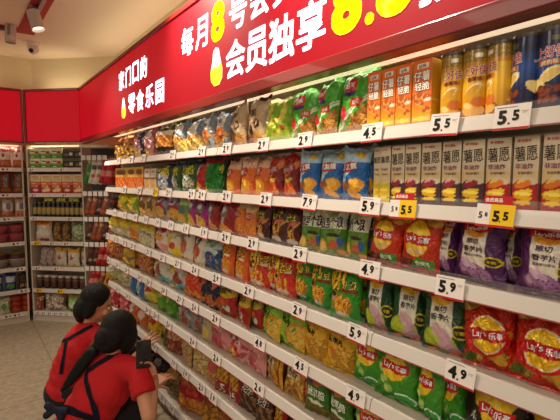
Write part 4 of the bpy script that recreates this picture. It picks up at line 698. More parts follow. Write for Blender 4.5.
# ------------------------------------------------------------------ price tags on the rails
TAGM = {}
def tag_mesh(num, style):
    key = (num, style)
    if key in TAGM: return TAGM[key]
    mb = MB(); w, h = (.088, .064) if style != 'double' else (.098, .06)
    def plate(x0, z0, x1, z1, y, c):
        mb.add([(x0, y, z0), (x1, y, z0), (x1, y, z1), (x0, y, z1)], [(0, 1, 2, 3)], rgb(c), False)
    def num_(s, cx, cz, hh, c='#17130f', bold=.05):
        v, f, sz = glyphs(s, bold); k = hh/glyphs('8', bold)[2][1]
        mb.add(np.stack([v[:, 0]*k+cx, -.0027-np.zeros(len(v))-layer_of(s, bold), v[:, 1]*k+cz], -1), f, rgb(c), False)
    t = .002
    base = {'white': '#ece3dc', 'yellow': '#f0c21c', 'double': '#ece3dc'}[style]
    for y, fl in ((-.0022, 0), (0, 1)):
        mb.add([(-w/2, y, 0), (w/2, y, 0), (w/2, y, h), (-w/2, y, h)], [(0, 1, 2, 3) if not fl else (3, 2, 1, 0)], rgb(base), False)
    for a, b_ in (((-w/2, 0), (w/2, 0)), ((w/2, 0), (w/2, h)), ((w/2, h), (-w/2, h)), ((-w/2, h), (-w/2, 0))):
        mb.add([(a[0], -.0022, a[1]), (a[0], 0, a[1]), (b_[0], 0, b_[1]), (b_[0], -.0022, b_[1])], [(0, 1, 2, 3)], rgb(base), False)
    plate(-w/2, 0, w/2, .006, -.0024, '#b8242c' if style != 'yellow' else '#d8a818')
    ip, dp = num.split('.')
    if style == 'double':
        plate(-.012, .006, w/2, h, -.0024, '#f2c51e'); num_('5', -.037, .03, .018, bold=.03); num_('8', -.022, .032, .012, bold=.03)
        num_(ip, .004, .029, .03); num_(dp, .028, .031, .023); plate(.0125, .0145, .016, .018, -.0027, '#17130f')
        plate(-.032, h, .04, h+.022, -.0026, '#bb1c28'); v, f, sz = glyphs('会员商品', .04)
        mb.add(np.stack([v[:, 0]*.045/sz[0]-.006, -.003-np.zeros(len(v))-layer_of('会员商品', .04), v[:, 1]*.045/sz[0]+h+.011], -1), f, rgb('#f2e6dc'), False)
    else:
        num_(ip, -.022, .0325, .038); plate(-.0075, .0135, -.0025, .0185, -.0027, '#17130f'); num_(dp, .0105, .0355, .028)
        plate(-.038, .0565, .012, .0585, -.0027, '#8a827a'); plate(.024, .044, .039, .0455, -.0027, '#b0a8a0'); plate(.024, .04, .036, .0415, -.0027, '#b0a8a0')
    me = mb.build('tag', M['paper']); TAGM[key] = me; return me
TAGS = [
 (0, [(118, '2.9'), (131, '2.9'), (143, '2.9'), (172, '2.9'), (201, '2.9'), (226, '2.9'), (262, '2.9'), (304, '2.9'), (371, '4.5'), (443, '5.5'), (511, '5.5')]),
 (1, [(124, '2.9'), (139, '2.9'), (155, '2.9', 'yellow'), (168, '2.9'), (191, '2.9'), (201, '2.9'), (226, '2.9'), (265, '2.9'), (308, '7.9'), (369, '5.9'), (402, '5.5', 'double'), (494, '5.5', 'double')]),
 (2, [(114, '1.9'), (124, '1.9'), (135, '1.9'), (145, '1.9'), (157, '1.9'), (170, '1.9'), (185, '1.9'), (203, '1.9'), (225, '2.9'), (252, '2.9'), (299, '2.9'), (369, '4.9'), (449, '5.9')]),
 (3, [(107, '2.7'), (115, '2.7'), (124, '2.7'), (132, '2.7'), (148, '2.7'), (162, '2.7'), (177, '2.7'), (194, '2.6'), (216, '2.9'), (248, '2.9'), (298, '2.9'), (356, '5.9'), (459, '4.9')]),
 (4, [(108, '2.8'), (117, '2.8'), (126, '2.8'), (139, '2.8'), (148, '2.8'), (163, '2.8'), (179, '2.7'), (194, '2.6'), (215, '2.9'), (259, '4.8'), (300, '4.5'), (355, '4.9')]),
 (5, [(117, '2.6'), (127, '2.6'), (147, '2.6'), (155, '2.6'), (168, '2.6'), (192, '2.6'), (216, '2.6'), (258, '2.6'), (330, '4.9')]),
 (6, [(154, '1.9'), (173, '1.7'), (185, '1.9'), (201, '2.2'), (212.5, '1.0'), (262, '1.5')]),
 (7, [(162, '1.7'), (171, '1.8')])]
ORDN = ['first', 'second', 'third', 'fourth', 'fifth', 'sixth', 'seventh', 'eighth', 'ninth', 'tenth', 'eleventh', 'twelfth', 'thirteenth', 'fourteenth', 'fifteenth']
for si, tl in TAGS:
    for i, t in enumerate(tl):
        num = t[1]; style = t[2] if len(t) > 2 else 'white'; z = ZS[si]
        o = link('price_tag', tag_mesh(num, style)); y = y_on(t[0], 1.095, z)
        o.rotation_mode = 'ZYX'
        o.matrix_world = Matrix.Translation((1.0945, y, z-.034)) @ Matrix.Rotation(-PI/2, 4, 'Z') @ Matrix.Rotation(rnd.uniform(-.02, .05), 4, 'Y') @ Matrix.Rotation(-.16, 4, 'X')
        big = t[0] > 245
        sty = {'white': 'white', 'yellow': 'yellow', 'double': 'white and yellow'}[style]
        if big: lb = f'{sty} price tag reading {num}, {ORDN[i]} from far end of {ORD[si]} shelf rail'
        else: lb = f'small {sty} price tag, {ORDN[i]} from far end of {ORD[si]} shelf rail'
        tag(o, lb, 'price tag', f'price tags on the {ORD[si]} rail of the long rack')
# ------------------------------------------------------------------ corner and back wall shelves
RZ = [1.80, 1.505, 1.23, .94, .64, .374, .10]
ON = ['top', 'second', 'third', 'fourth', 'fifth', 'sixth', 'bottom']
EC = Vector((.7071, -.7071, 0)); NC = Vector((.7071, .7071, 0)); OC = Vector((.609, 5.70, 0))
def wall_rack(label, org, ang, L, x0, deep):
    o = empty('shelf_rack', org); o.rotation_euler.z = ang; tag(o, label, 'shelf rack')
    boxobj('back_panel', (x0, deep, 0), (L, deep+.012, 2.09), M['panel'], o)
    for s in (x0, L-.014): boxobj('side_panel', (s, .01, 0), (s+.014, deep, 2.085), M['cream'], o)
    for z in RZ:
        sh = boxobj('shelf_board', (x0+.015, .02, z-.012), (L-.015, deep-.001, z+.014), M['cream'], o)
        boxobj('price_rail', (x0+.015, .002, z-.024), (L-.015, .0195, z+.02), M['rail'], sh)
    boxobj('plinth', (x0+.015, .02, 0), (L-.015, deep-.01, .085), M['cream'], o)
    boxobj('lamp_strip', (x0+.03, .06, 2.066), (L-.03, .1, 2.082), M['led'], o)
    return o
wall_rack('cream corner rack of biscuit boxes and jars under the plain red sign', OC, -PI/4, .70, 0, .325)
wall_rack('cream back wall rack of pouches, bowls and orange tubs', Vector((0, 5.70, 0)), 0, .58, -.62, .325)
def cp(a, b, k, zi, h=None, lift=0, dep=.035, tilt=.03, yaw=0, roll=0, where=None):
    """a pack on the corner rack between directions a and b"""
    d = DS[k]; t0, t1 = (a-28)*.01255, (b-28)*.01255; w = t1-t0
    sx = w/d['W']; sx = sx if d['k'] != 'lathe' else 1
    sz = (h or d['H'])/d['H']
    p = OC+EC*((t0+t1)/2)+NC*(dep+d['T']/2); p.z = RZ[zi]+.016+lift
    return put(k, p, -PI/4+yaw, tilt, (sx, 1, sz), ('corner', zi, where), roll)
for lev, lf in ((0, 0), (1, .114)):
    for i in range(3): cp(29.5+11.2*i, 40.3+11.2*i, 'greenbox', 0, lift=lf, tilt=0, where='upper' if lev else 'lower')
    for i in range(2): cp(63.5+11.6*i, 74.8+11.6*i if i == 0 else 83.0, 'blackbox', 0, lift=lf, tilt=0, where='upper' if lev else 'lower')
for i, k in enumerate(['redbiscuit', 'orangebiscuit', 'orangebiscuit', 'redbiscuit', 'orangebiscuit']):
    cp(29.3+10.7*i, 39.7+10.7*i, k, 1, tilt=0); cp(29.3+10.7*i, 39.7+10.7*i, 'creambox', 1, lift=.137, tilt=0)
for i in range(11): cp(29.5+4.8*i, 34+4.8*i, 'yellowjar', 2, tilt=0)
for i in range(3): cp(42+12.6*i, 53+12.6*i, 'flatpack', 2, lift=.18, dep=.02, tilt=.1)
cp(30, 48.5, 'cakewhite', 3); cp(49, 58, 'nutbrown', 3); cp(58, 67, 'nutbrown', 3); cp(67, 81.5, 'jellygreen', 3)
for i in range(3): cp(33+5.5*i, 41+5.5*i, 'sausage', 4, dep=.04+.02*i, roll=.18, h=.22)
cp(51, 62.5, 'chilliyellow', 4); cp(63, 76, 'chilliyellow', 4, dep=.03); cp(76, 82, 'chilliyellow', 4, dep=.06)
for i in range(7): cp(29.5+7.4*i, 36.6+7.4*i, 'darkjar', 5, tilt=0)
cp(29, 36.5, 'sweetorange', 6); cp(36, 59, 'sweetmix', 6, h=.21); cp(60, 76, 'sweetgreen', 6, h=.2); cp(76, 82, 'sweetgreen', 6, h=.19, dep=.08)
def bx(px, y=5.74):
    k = (px-280)/F; ct, st = math.cos(TH), math.sin(TH); return y*(st+k*ct)/(ct-k*st)
def bp(a, b, k, zi, h=None, lift=0, dep=.035, tilt=.04):
    d = DS[k]; x0, x1 = bx(a), bx(b); sx = (x1-x0)/d['W'] if d['k'] != 'lathe' else 1; sz = (h or d['H'])/d['H']
    return put(k, Vector(((x0+x1)/2, 5.70+dep+d['T']/2, RZ[zi]+.016+lift)), 0, tilt, (sx, 1, sz), ('back', zi, 'upper' if lift > .01 else None))
for i in range(3): bp(13.8-13.4*i, 27-13.4*i, 'pouchred', 0, h=.245); bp(13-13*i, 25.8-13*i, 'pouchbrown', 1, h=.265); bp(14-13.2*i, 27.2-13.2*i, 'pouchblue', 2, h=.235)
for l in (0, .102): bp(8, 22, 'pinkbowl', 3, lift=l, tilt=0); bp(-8, 6, 'pinkbowl', 3, lift=l, tilt=0)
bp(7, 23, 'greybowl', 4, tilt=0); bp(-11, 4, 'greybowl', 4, tilt=0)
bp(0, 13, 'bluepack', 5, h=.2); bp(14, 27, 'darkbars', 5, h=.19); bp(-14, -1, 'bluepack', 5, h=.2)
for c in range(2):
    for l in range(3): bp(6+11*c, 17+11*c, 'orangetub', 6, lift=.065*l, tilt=0)
bp(-6, 5, 'leafwhite', 6)
# tags on those rails
def rail_tag(org, e, n, t, z, w, num, style, label, grp):
    o = link('price_tag', tag_mesh(num, style)); p = org+e*t+n*.0019; o.rotation_mode = 'ZYX'; k = w/.088
    o.matrix_world = Matrix.Translation((p.x, p.y, z-.026)) @ Matrix.Rotation(math.atan2(e.y, e.x), 4, 'Z') @ Matrix.Diagonal((k, 1, .72, 1))
    tag(o, label, 'price tag', grp)
TC = {0: [(34, 'white'), (65, 'white')], 1: [(35, 'white'), (66, 'white')], 2: [(35, 'white'), (71, 'white')], 3: [(36, 'yellow'), (52, 'white'), (66, 'white')], 4: [(36, 'white'), (55, 'white')], 5: [(36, 'yellow'), (58, 'yellow')],
      6: [(34, 'white'), (40, 'white'), (46, 'white'), (52, 'white'), (58, 'white'), (64, 'white')]}
for zi, l in TC.items():
    for i, (px, st) in enumerate(l):
        rail_tag(OC, EC, NC, (px-28)*.01255, RZ[zi], .088 if zi < 6 else .06, '6.9', st, f'tiny {st} price tag, {ORDN[i]} along the {ON[zi]} rail of the corner rack', 'price tags on the corner rack')
for zi, pxs in {0: [7], 1: [6], 2: [6], 3: [14], 4: [17], 5: [20], 6: [12, 3]}.items():
    for i, px in enumerate(pxs):
        rail_tag(Vector((0, 5.70, 0)), Vector((1, 0, 0)), Vector((0, 1, 0)), bx(px, 5.7), RZ[zi], .11, '9.9', 'white', f'tiny white price tag on the {ON[zi]} rail of back wall rack' + (' under leaf bag' if i else ''), 'price tags on the back wall rack')
# ------------------------------------------------------------------ hooks between the long rack and the corner
HO = Vector((1.045, 4.99, 0))
peg = empty('hook_stand', HO); peg.rotation_euler.z = -PI/4; tag(peg, 'dark stand of wire hooks hung with slim packets between the two racks', 'hook stand')
boxobj('back_panel', (-.01, .215, 0), (.335, .23, 2.04), M['dark'], peg)
boxobj('top_board', (-.01, .0, 2.03), (.335, .23, 2.06), M['cream'], peg, .003); boxobj('foot', (0, .09, 0), (.325, .214, .09), M['cream'], peg)
TIER = [1.92, 1.53, 1.25, .97, .70, .43]
KT = [['hanggreen', 'hangwhite', 'hangwhite', 'hangred', 'hangred'], ['hangbrown', 'hangbrown', 'hangdark', 'hangbrown', 'hangdark'], ['hangdark', 'hangbrown', 'hangbrown', 'hangdark', 'hangbrown'],
      ['hangdark', 'hangdark', 'hangred', 'hangred', 'hangbrown'], ['hangred', 'hangred', 'hangbrown', 'hangyellow', 'hangyellow'], ['hangred', 'hangbrown', 'hangyellow', 'hangbrown', 'hangred']]
TN = ['top', 'second', 'third', 'fourth', 'fifth', 'lowest']
for ti, z in enumerate(TIER):
    boxobj('hook_bar', (-.005, .2, z+.012), (.33, .2145, z+.03), M['steel'], peg)
    for j, k in enumerate(KT[ti]):
        t = .04+.062*j; d = DS[k]; hh = .29 if ti == 0 else .25
        c = HO+EC*t+NC*.2; h = empty('display_hook', (c.x, c.y, z+.02), -PI/4); tag(h, f'wire hook with small white ticket, {ORDN[j]} from the corner rack on {TN[ti]} bar', 'display hook', 'display hooks on the hook stand')
        bm = bmesh.new(); add_cyl(bm, (0, 0, 0), (0, -.2, 0), .003, n=8); link('rod', mesh_from(bm, M['steel']), h)
        boxobj('ticket', (-.024, -.205, -.045), (.024, -.2015, .006), M['rail'], h)
        for r, off in ((0, .045), (1, .1)):
            if r and ti in (4, 5): continue
            c = HO+EC*(t+.012*r)+NC*off; put(k, Vector((c.x, c.y, z+.008-hh)), -PI/4+.45+rnd.uniform(-.1, .1), -.02, (.95, 1, hh/d['H']), ('hook', ti)+(('rear',) if r else ()), .22+rnd.uniform(-.05, .05))
# ------------------------------------------------------------------ labels of the packs
ordn = lambda i: ORDN[i] if i < len(ORDN) else 'next'
from collections import defaultdict
gr = defaultdict(list)
for o, k, w in PLACED: gr[(k, w[0])].append((o, w))
FROM = 'from the far end'
for (k, s), l in gr.items():
    d = DS[k]['desc']
    if s == 'corner': 
        sub = defaultdict(list)
        for o, w in l: sub[(w[1], w[2])].append(o)
        for (zi, lv), os_ in sub.items():
            for i, o in enumerate(os_):
                pos = (f', {ordn(i)} from back wall' if len(os_) > 1 else '')+(f', {lv} layer' if lv else '')
                tag(o, f'{d}{pos}, on {ON[zi]} corner shelf', None, f'{DS[k]["cat"]}s on the {ON[zi]} corner shelf')
    elif s == 'back':
        sub = defaultdict(list)
        for o, w in l: sub[w[1]].append((o, w))
        for zi, os_ in sub.items():
            os_.sort(key=lambda q: (-round(q[0].location.x if q[0].location.x else q[0].matrix_world.translation.x, 3), q[0].matrix_world.translation.z))
            for i, (o, w) in enumerate(os_):
                cols_ = sorted({round(q[0].matrix_world.translation.x, 2) for q in os_}, reverse=True); levs = sorted({round(q[0].matrix_world.translation.z, 3) for q in os_})
                ci = cols_.index(round(o.matrix_world.translation.x, 2)); li = levs.index(round(o.matrix_world.translation.z, 3))
                txt = d
                if len(cols_) > 1: txt += f', {ordn(ci)} from corner'
                if len(levs) > 1: txt += f', {("bottom", "second" if len(levs) > 2 else "top", "top")[li]} in stack,'
                tag(o, f'{txt} on {ON[zi]} back shelf', None, f'{DS[k]["cat"]}s on the {ON[zi]} back shelf')
    elif s == 'hook':
        sub = defaultdict(list)
        for o, w in l: sub[(w[1], len(w) > 2)].append(o)
        for (ti, rear), os_ in sub.items():
            for i, o in enumerate(os_):
                tag(o, f'{d}, {ordn(i)+" " if len(os_) > 1 else ""}{"rear one " if rear else "one "}on {TN[ti]} bar', None, f'packets hanging from the {TN[ti]} bar')
    else:
        sub = defaultdict(list)
        for o, w in l: sub[w[1]].append(o)
        for dp, os_ in sub.items():
            os_.sort(key=lambda q: -q.matrix_world.translation.y)
            many = len(os_) > 1
            for i, o in enumerate(os_):
                if dp == 0: t = f'{d}, {ordn(i)+" from far end on" if many else "at front of"} {ORD[s]} rack shelf'
                else: t = f'{d} behind {ordn(i)+" front one" if many else "front one"} on {ORD[s]} rack shelf'
                tag(o, t, None, f'{DS[k]["cat"]}s on the {ORD[s]} shelf of the long rack')
# ------------------------------------------------------------------ two crouching shop assistants
def capsule(bm, p, q, r1, r2, n=14, s=(1, 1, 1)):
    p, q = Vector(p), Vector(q)
    add_ball(bm, p, r1, None, n); add_ball(bm, q, r2, None, n)
    if (q-p).length > 1e-4: add_cyl(bm, p, q, r1, r2, n)
def chain(bm, pts):
    for (p, r), (q, s) in zip(pts[:-1], pts[1:]): capsule(bm, p, q, r, s)
def ellip(bm, c, ax, r):
    m = Matrix(ax).transposed(); add_ball(bm, c, r, m, 20)
def fuse(bm, m, name, parent, vox=.006, smooth=6, fac=.5):
    me = bpy.data.meshes.new('raw'); bm.to_mesh(me); bm.free()
    t = bpy.data.objects.new('raw', me); COL.objects.link(t)
    rm = t.modifiers.new('r', 'REMESH'); rm.mode = 'VOXEL'; rm.voxel_size = vox
    sm = t.modifiers.new('s', 'SMOOTH'); sm.factor = fac; sm.iterations = smooth
    bpy.context.view_layer.update()
    out = bpy.data.meshes.new_from_object(t.evaluated_get(bpy.context.evaluated_depsgraph_get()))
    bpy.data.objects.remove(t); bpy.data.meshes.remove(me)
    out.materials.clear(); out.materials.append(m); out.polygons.foreach_set('use_smooth', [True]*len(out.polygons))
    o = link(name, out); 
    if parent: o.parent = parent; o.matrix_parent_inverse = parent.matrix_world.inverted()
    return o
def finger(bm, base, d, n, L, r, curl):
    """three joints, bending towards the palm side n"""
    d = d.normalized(); p = base; a = 0; ax = d.cross(n).normalized(); pts = [(p, r*1.08)]
    for seg, cu in ((.45, curl*.55), (.32, curl), (.23, curl*.7)):
        d = Matrix.Rotation(cu, 3, ax) @ d; p = p+d*L*seg; r *= .9; pts.append((p, r))
    chain(bm, pts)
def hand(bm, wrist, d, n, thumb, size=.175, curl=.45, spread=.09, tcurl=.35):
    """wrist point, finger direction, palm-facing normal, side the thumb is on"""
    d = d.normalized(); n = (n-d*n.dot(d)).normalized(); s = d.cross(n).normalized()
    if s.dot(thumb) < 0: s = -s
    pl = size*.52
    for i in range(4):
        off = (.5-i/3)*size*.40; k = wrist+s*off*.75+d*.012; e = wrist+d*pl*(1-.06*abs(i-1.2))+s*off
        capsule(bm, k, e, size*.075, size*.068)
        L = size*(.44, .49, .45, .36)[i]; fd = d+s*spread*(1.5-i)
        finger(bm, e, fd, n, L, size*(.05, .052, .049, .043)[i], curl*(1+.08*i))
    tb = wrist+s*size*.17+d*size*.14
    capsule(bm, wrist+s*size*.08, tb, size*.085, size*.075)
    td = (d*.6+s*.75+n*.25).normalized(); finger(bm, tb, td, (n-s*.6).normalized(), size*.42, size*.06, tcurl)
def head(bm, c, f, u, k=1.0):
    """skull, jaw, nose, lips, ears, looking along f"""
    f = f.normalized(); u = (u-f*u.dot(f)).normalized(); r = f.cross(u)
    P = lambda x, y, z: c+r*x*k+f*y*k+u*z*k
    ax = (r, f, u)
    ellip(bm, P(0, -.012, .025), ax, (.073*k, .09*k, .088*k))
    ellip(bm, P(0, .02, -.035), ax, (.058*k, .068*k, .075*k))
    ellip(bm, P(0, .05, -.085), ax, (.032*k, .03*k, .026*k))
    for s in (-1, 1):
        ellip(bm, P(s*.036, .062, -.028), ax, (.026*k, .022*k, .026*k))
        ellip(bm, P(s*.074, -.012, -.012), ax, (.009*k, .018*k, .03*k))
        ellip(bm, P(s*.028, .078, .022), ax, (.024*k, .01*k, .008*k))
    capsule(bm, P(0, .084, .012), P(0, .104, -.026), .008*k, .0125*k)
    for s in (-1, 1): add_ball(bm, P(s*.011, .094, -.03), .0085*k, None, 10)
    ellip(bm, P(0, .084, -.056), ax, (.022*k, .011*k, .006*k)); ellip(bm, P(0, .082, -.068), ax, (.018*k, .011*k, .007*k))
    return P, ax
def face_bits(P, ax, k, parent):
    for s in (-1, 1):
        bm = bmesh.new(); ellip(bm, P(s*.03, .073, .004), ax, (.015*k, .01*k, .0085*k)); e = link('eye', mesh_from(bm, M['white'], True), parent); e.matrix_parent_inverse = parent.matrix_world.inverted()
        bm = bmesh.new(); ellip(bm, P(s*.03, .0795, .003), ax, (.0065*k, .0045*k, .0065*k)); q = link('iris', mesh_from(bm, M['iris'], True), e)
        bm = bmesh.new()
        for i in range(5): ellip(bm, P(s*(.014+.009*i), .086-.003*i-.0012*i*i, .025+.003*math.sin(i*.8)), ax, (.007*k, .004*k, .0035*k))
        b = link('eyebrow', mesh_from(bm, M['hair'], True), parent); b.matrix_parent_inverse = parent.matrix_world.inverted()
    bm = bmesh.new(); ellip(bm, P(0, .089, -.0575), ax, (.019*k, .008*k, .0045*k)); ellip(bm, P(0, .087, -.067), ax, (.016*k, .008*k, .005*k))
    b = link('lips', mesh_from(bm, M['lip'], True), parent); b.matrix_parent_inverse = parent.matrix_world.inverted()
def strap(tree, pix, w, name, parent, m, lift=.004):
    """a flat band that follows the cloth below it"""
    P = []; N = []
    for (x0, y0), (x1, y1) in zip(pix[:-1], pix[1:]):
        for i in range(8):
            t = i/8; px, py = x0+(x1-x0)*t, y0+(y1-y0)*t
            d = (FW+RT*((px-280)/F)+UP*((210-py)/F)).normalized(); hit = tree.ray_cast(CAM, d)
            if hit[0] is not None: P.append(hit[0]); N.append(hit[1])
    if len(P) < 3: return None
    for _ in range(2):
        P = [P[0]]+[(P[i-1]+P[i]*2+P[i+1])/4 for i in range(1, len(P)-1)]+[P[-1]]
    bm = bmesh.new(); rows = []
    for i, (p, n) in enumerate(zip(P, N)):
        t = (P[min(i+1, len(P)-1)]-P[max(i-1, 0)]).normalized(); s = n.cross(t).normalized()
        q = []
        for a in (-1, -.5, 0, .5, 1):
            x = p+s*a*w/2; near = tree.find_nearest(x); x = near[0]+near[1]*lift; q.append(x)
        rows.append([bm.verts.new(x) for x in q])
    for a, b_ in zip(rows[:-1], rows[1:]):
        for j in range(4): bm.faces.new((a[j], a[j+1], b_[j+1], b_[j]))
    bmesh.ops.solidify(bm, geom=bm.faces[:], thickness=.003)
    o = link(name, mesh_from(bm, m, True), parent); o.matrix_parent_inverse = parent.matrix_world.inverted(); return o
def person(name_, label, J, phone=False):
    """J: joints in the world; builds one continuous body and the clothes over it"""
    root = empty(name_, (J['pelvis'].x, J['pelvis'].y, 0)); tag(root, label, 'person', 'crouching shop assistants')
    bpy.context.view_layer.update()
    k = J.get('k', 1.0)
    bm = bmesh.new()
    # spine and limbs
    sp = [(J['pelvis'], .1), (J['waist'], .09), (J['chest'], .095)]; chain(bm, sp)
    chain(bm, [(J['shR'], .04), (J['chest']+(J['neck']-J['chest'])*.5, .06), (J['shL'], .04)])
    chain(bm, [(J['chest'], .08), (J['neck'], .05), (J['head']-J['u']*.05*k-J['f']*.025, .05)])
    for s in 'RL':
        chain(bm, [(J['sh'+s], .042), (J['el'+s], .037), (J['wr'+s], .025)])
        chain(bm, [(J['pelvis']+(J['hip'+s]-J['pelvis'])*.8, .1), (J['kn'+s], .062), (J['an'+s], .04)])
        hand(bm, J['wr'+s], *J['hand'+s])
    P, ax = head(bm, J['head'], J['f'], J['u'], k)
    body = fuse(bm, M['skin'], 'body', root, .0045, 4, .5)
    face_bits(P, ax, k, root)
    # shirt
    bm = bmesh.new(); lat = (J['shR']-J['shL']).normalized(); upv = (J['neck']-J['pelvis']).normalized(); bk = lat.cross(upv).normalized(); lat2 = upv.cross(bk)
    A = (lat2, bk, upv)
    pts = [J['pelvis']-upv*.02, (J['pelvis']+J['waist'])/2, J['waist'], (J['waist']+J['chest'])/2, J['chest'], (J['chest']*2+J['neck'])/3]
    for p, (w, dd) in zip(pts, ((.185, .15), (.172, .14), (.162, .13), (.166, .132), (.172, .132), (.158, .112))):
        ellip(bm, p, A, (w, dd, .115))
    chain(bm, [(J['shR'], .058), ((J['chest']+J['neck']*2)/3, .088), (J['shL'], .058)])
    chain(bm, [(J['neck']-upv*.06, .085), (J['neck']-upv*.012, .06)])
    for s in 'RL':
        e = J['sh'+s]+(J['el'+s]-J['sh'+s])*.55
        add_cyl(bm, J['sh'+s], e, .058, .064, 24)
    shirt = fuse(bm, M['shirt'], 'shirt', root, .009, 5, .5)
    sm = shirt.modifiers.new('folds', 'DISPLACE'); tx = bpy.data.textures.new('folds', 'CLOUDS'); tx.noise_scale = .09; sm.texture = tx; sm.strength = .016; sm.mid_level = .5; sm.texture_coords = 'GLOBAL'
    bpy.context.view_layer.update()
    ev = bpy.data.meshes.new_from_object(shirt.evaluated_get(bpy.context.evaluated_depsgraph_get())); shirt.modifiers.clear(); shirt.data = ev
    # trousers and shoes
    bm = bmesh.new()
    ellip(bm, J['pelvis']-upv*.06, A, (.175, .15, .12))
    for s in 'RL':
        chain(bm, [(J['pelvis']+(J['hip'+s]-J['pelvis'])*.8, .115), (J['kn'+s], .075), (J['an'+s]+(J['kn'+s]-J['an'+s])*.12, .058)])
    fuse(bm, M['trousers'], 'trousers', root, .009, 5, .5)
    for s in 'RL':
        bm = bmesh.new(); a = J['an'+s]; fd = J['heading']
        capsule(bm, a-Vector((0, 0, a.z-.04))-fd*.04, a-Vector((0, 0, a.z-.035))+fd*.14, .038, .034); capsule(bm, a-Vector((0, 0, a.z-.04)), a, .04, .042)
        o = fuse(bm, M['shoe'], 'shoe', root, .007, 4, .5)
        zmin = min(v.co.z for v in o.data.vertices)
        for v in o.data.vertices: v.co.z = max(v.co.z, .004)
    tree = BVHTree.FromPolygons([v.co[:] for v in shirt.data.vertices], [p.vertices[:] for p in shirt.data.polygons])
    return root, tree, P, ax
def strands(o, s=.004, sc=90):
    pass
def hair_obj(bm, root, vox=.006):
    o = fuse(bm, M['hair'], 'hair', root, vox, 4, .5)
    return o
hd = lambda deg: Vector((math.sin(math.radians(deg)), math.cos(math.radians(deg)), 0))
# the nearer one
fv = (hd(64)+Vector((0, 0, -.55))).normalized()
J = dict(pelvis=at(76, 440, 2.33), waist=at(88, 412, 2.33), chest=at(107, 383, 2.33), neck=at(117, 357, 2.34), head=at(119, 335, 2.36), f=fv, u=(Vector((0, 0, 1))+fv*.5).normalized(),
         shR=at(139, 372, 2.2), shL=at(106, 357, 2.47), elR=at(149, 416, 2.08), wrR=at(154, 383, 2.2), elL=at(136, 396, 2.46), wrL=at(152, 387, 2.5), heading=hd(72), k=1.04)
pv = J['pelvis']; h_ = J['heading']; lt = Vector((h_.y, -h_.x, 0))
pv.z = max(pv.z, .26)
for s, sg in (('R', 1), ('L', -1)):
    J['hip'+s] = pv+lt*.1*sg-Vector((0, 0, .03)); J['kn'+s] = pv+h_*.34+lt*(.15 if sg > 0 else .09)*sg+Vector((0, 0, .14)); J['an'+s] = pv+h_*.06+lt*.13*sg; J['an'+s].z = .085
toward = lambda a, b: (b-a).normalized()
J['handR'] = (toward(J['wrR'], at(147, 361, 2.2)), -FW.normalized()*.9-RT*.5, RT.copy(), .165, .6, .05, .35)
J['handL'] = (toward(J['wrL'], at(167, 373, 2.58)), Vector((0, 0, -1))+FW*.3, RT*.2-UP+FW*0, .165, .55, .08, .4)
near, tree, P, ax = person('person', 'crouching person in red shirt with long ponytail holding a phone', J)
k = J['k']
bm = bmesh.new()
ellip(bm, P(0, -.02, .035), ax, (.088*k, .102*k, .097*k)); ellip(bm, P(0, -.055, -.02), ax, (.08*k, .07*k, .085*k))
for s in (-1, 1): ellip(bm, P(s*.072, .012, -.015), ax, (.022*k, .05*k, .08*k))
bun = at(98.5, 346.5, 2.36)
capsule(bm, P(0, -.09, -.03), bun, .055, .03)
hair_near = hair_obj(bm, near)
tp = [(98.5, 346.5), (92, 352), (84, 362), (76, 373), (68, 384), (62, 391)]; rr = [.024, .031, .033, .029, .02, .008]
bm = bmesh.new(); pts = []
for (px, py), r in zip(tp, rr):
    d = (FW+RT*((px-280)/F)+UP*((210-py)/F)).normalized(); hit = tree.ray_cast(CAM, d)
    p = hit[0]-d*(r*.6) if hit[0] is not None else at(px, py, 2.3)
    pts.append((p, r))
pts[0] = (bun, .026)
for (p, r), (q, s) in zip(pts[:-1], pts[1:]):
    for jx in (-1, 0, 1): off = RT*jx*r*.5; capsule(bm, p+off, q+off*.8, r*.72, s*.72)
pt = fuse(bm, M['hair'], 'ponytail', near, .006, 4, .5)
bm = bmesh.new()
for i in range(10):
    a = i*PI/5; ring = at(97.5, 347.5, 2.33)
    t1 = (pts[1][0]-bun).normalized(); s1v = t1.cross(UP).normalized(); s2v = t1.cross(s1v); q = bun+t1*.02+(s1v*math.cos(a)+s2v*math.sin(a))*.03; add_ball(bm, q, .0165, None, 10)
fuse(bm, M['scrunchie'], 'scrunchie', near, .005, 2, .5)
strap(tree, [(121, 350), (110, 357), (98, 364), (87, 372)], .032, 'apron_strap', near, M['navy'])
strap(tree, [(87, 370), (86, 380), (90, 395), (95, 408), (98, 424)], .032, 'apron_strap', near, M['navy'])
strap(tree, [(98, 420), (85, 416), (70, 410), (58, 408), (52, 402)], .04, 'apron_waist_tie', near, M['navy'])
bm = bmesh.new(); c = at(56, 409, 2.22)
for a_, b_ in ((-8, -3), (-9, 6), (5, 8), (9, 2)): capsule(bm, c, c+RT*a_*.0055-UP*b_*.0055, .012, .02)
fuse(bm, M['navy'], 'apron_bow', near, .006, 3, .5)
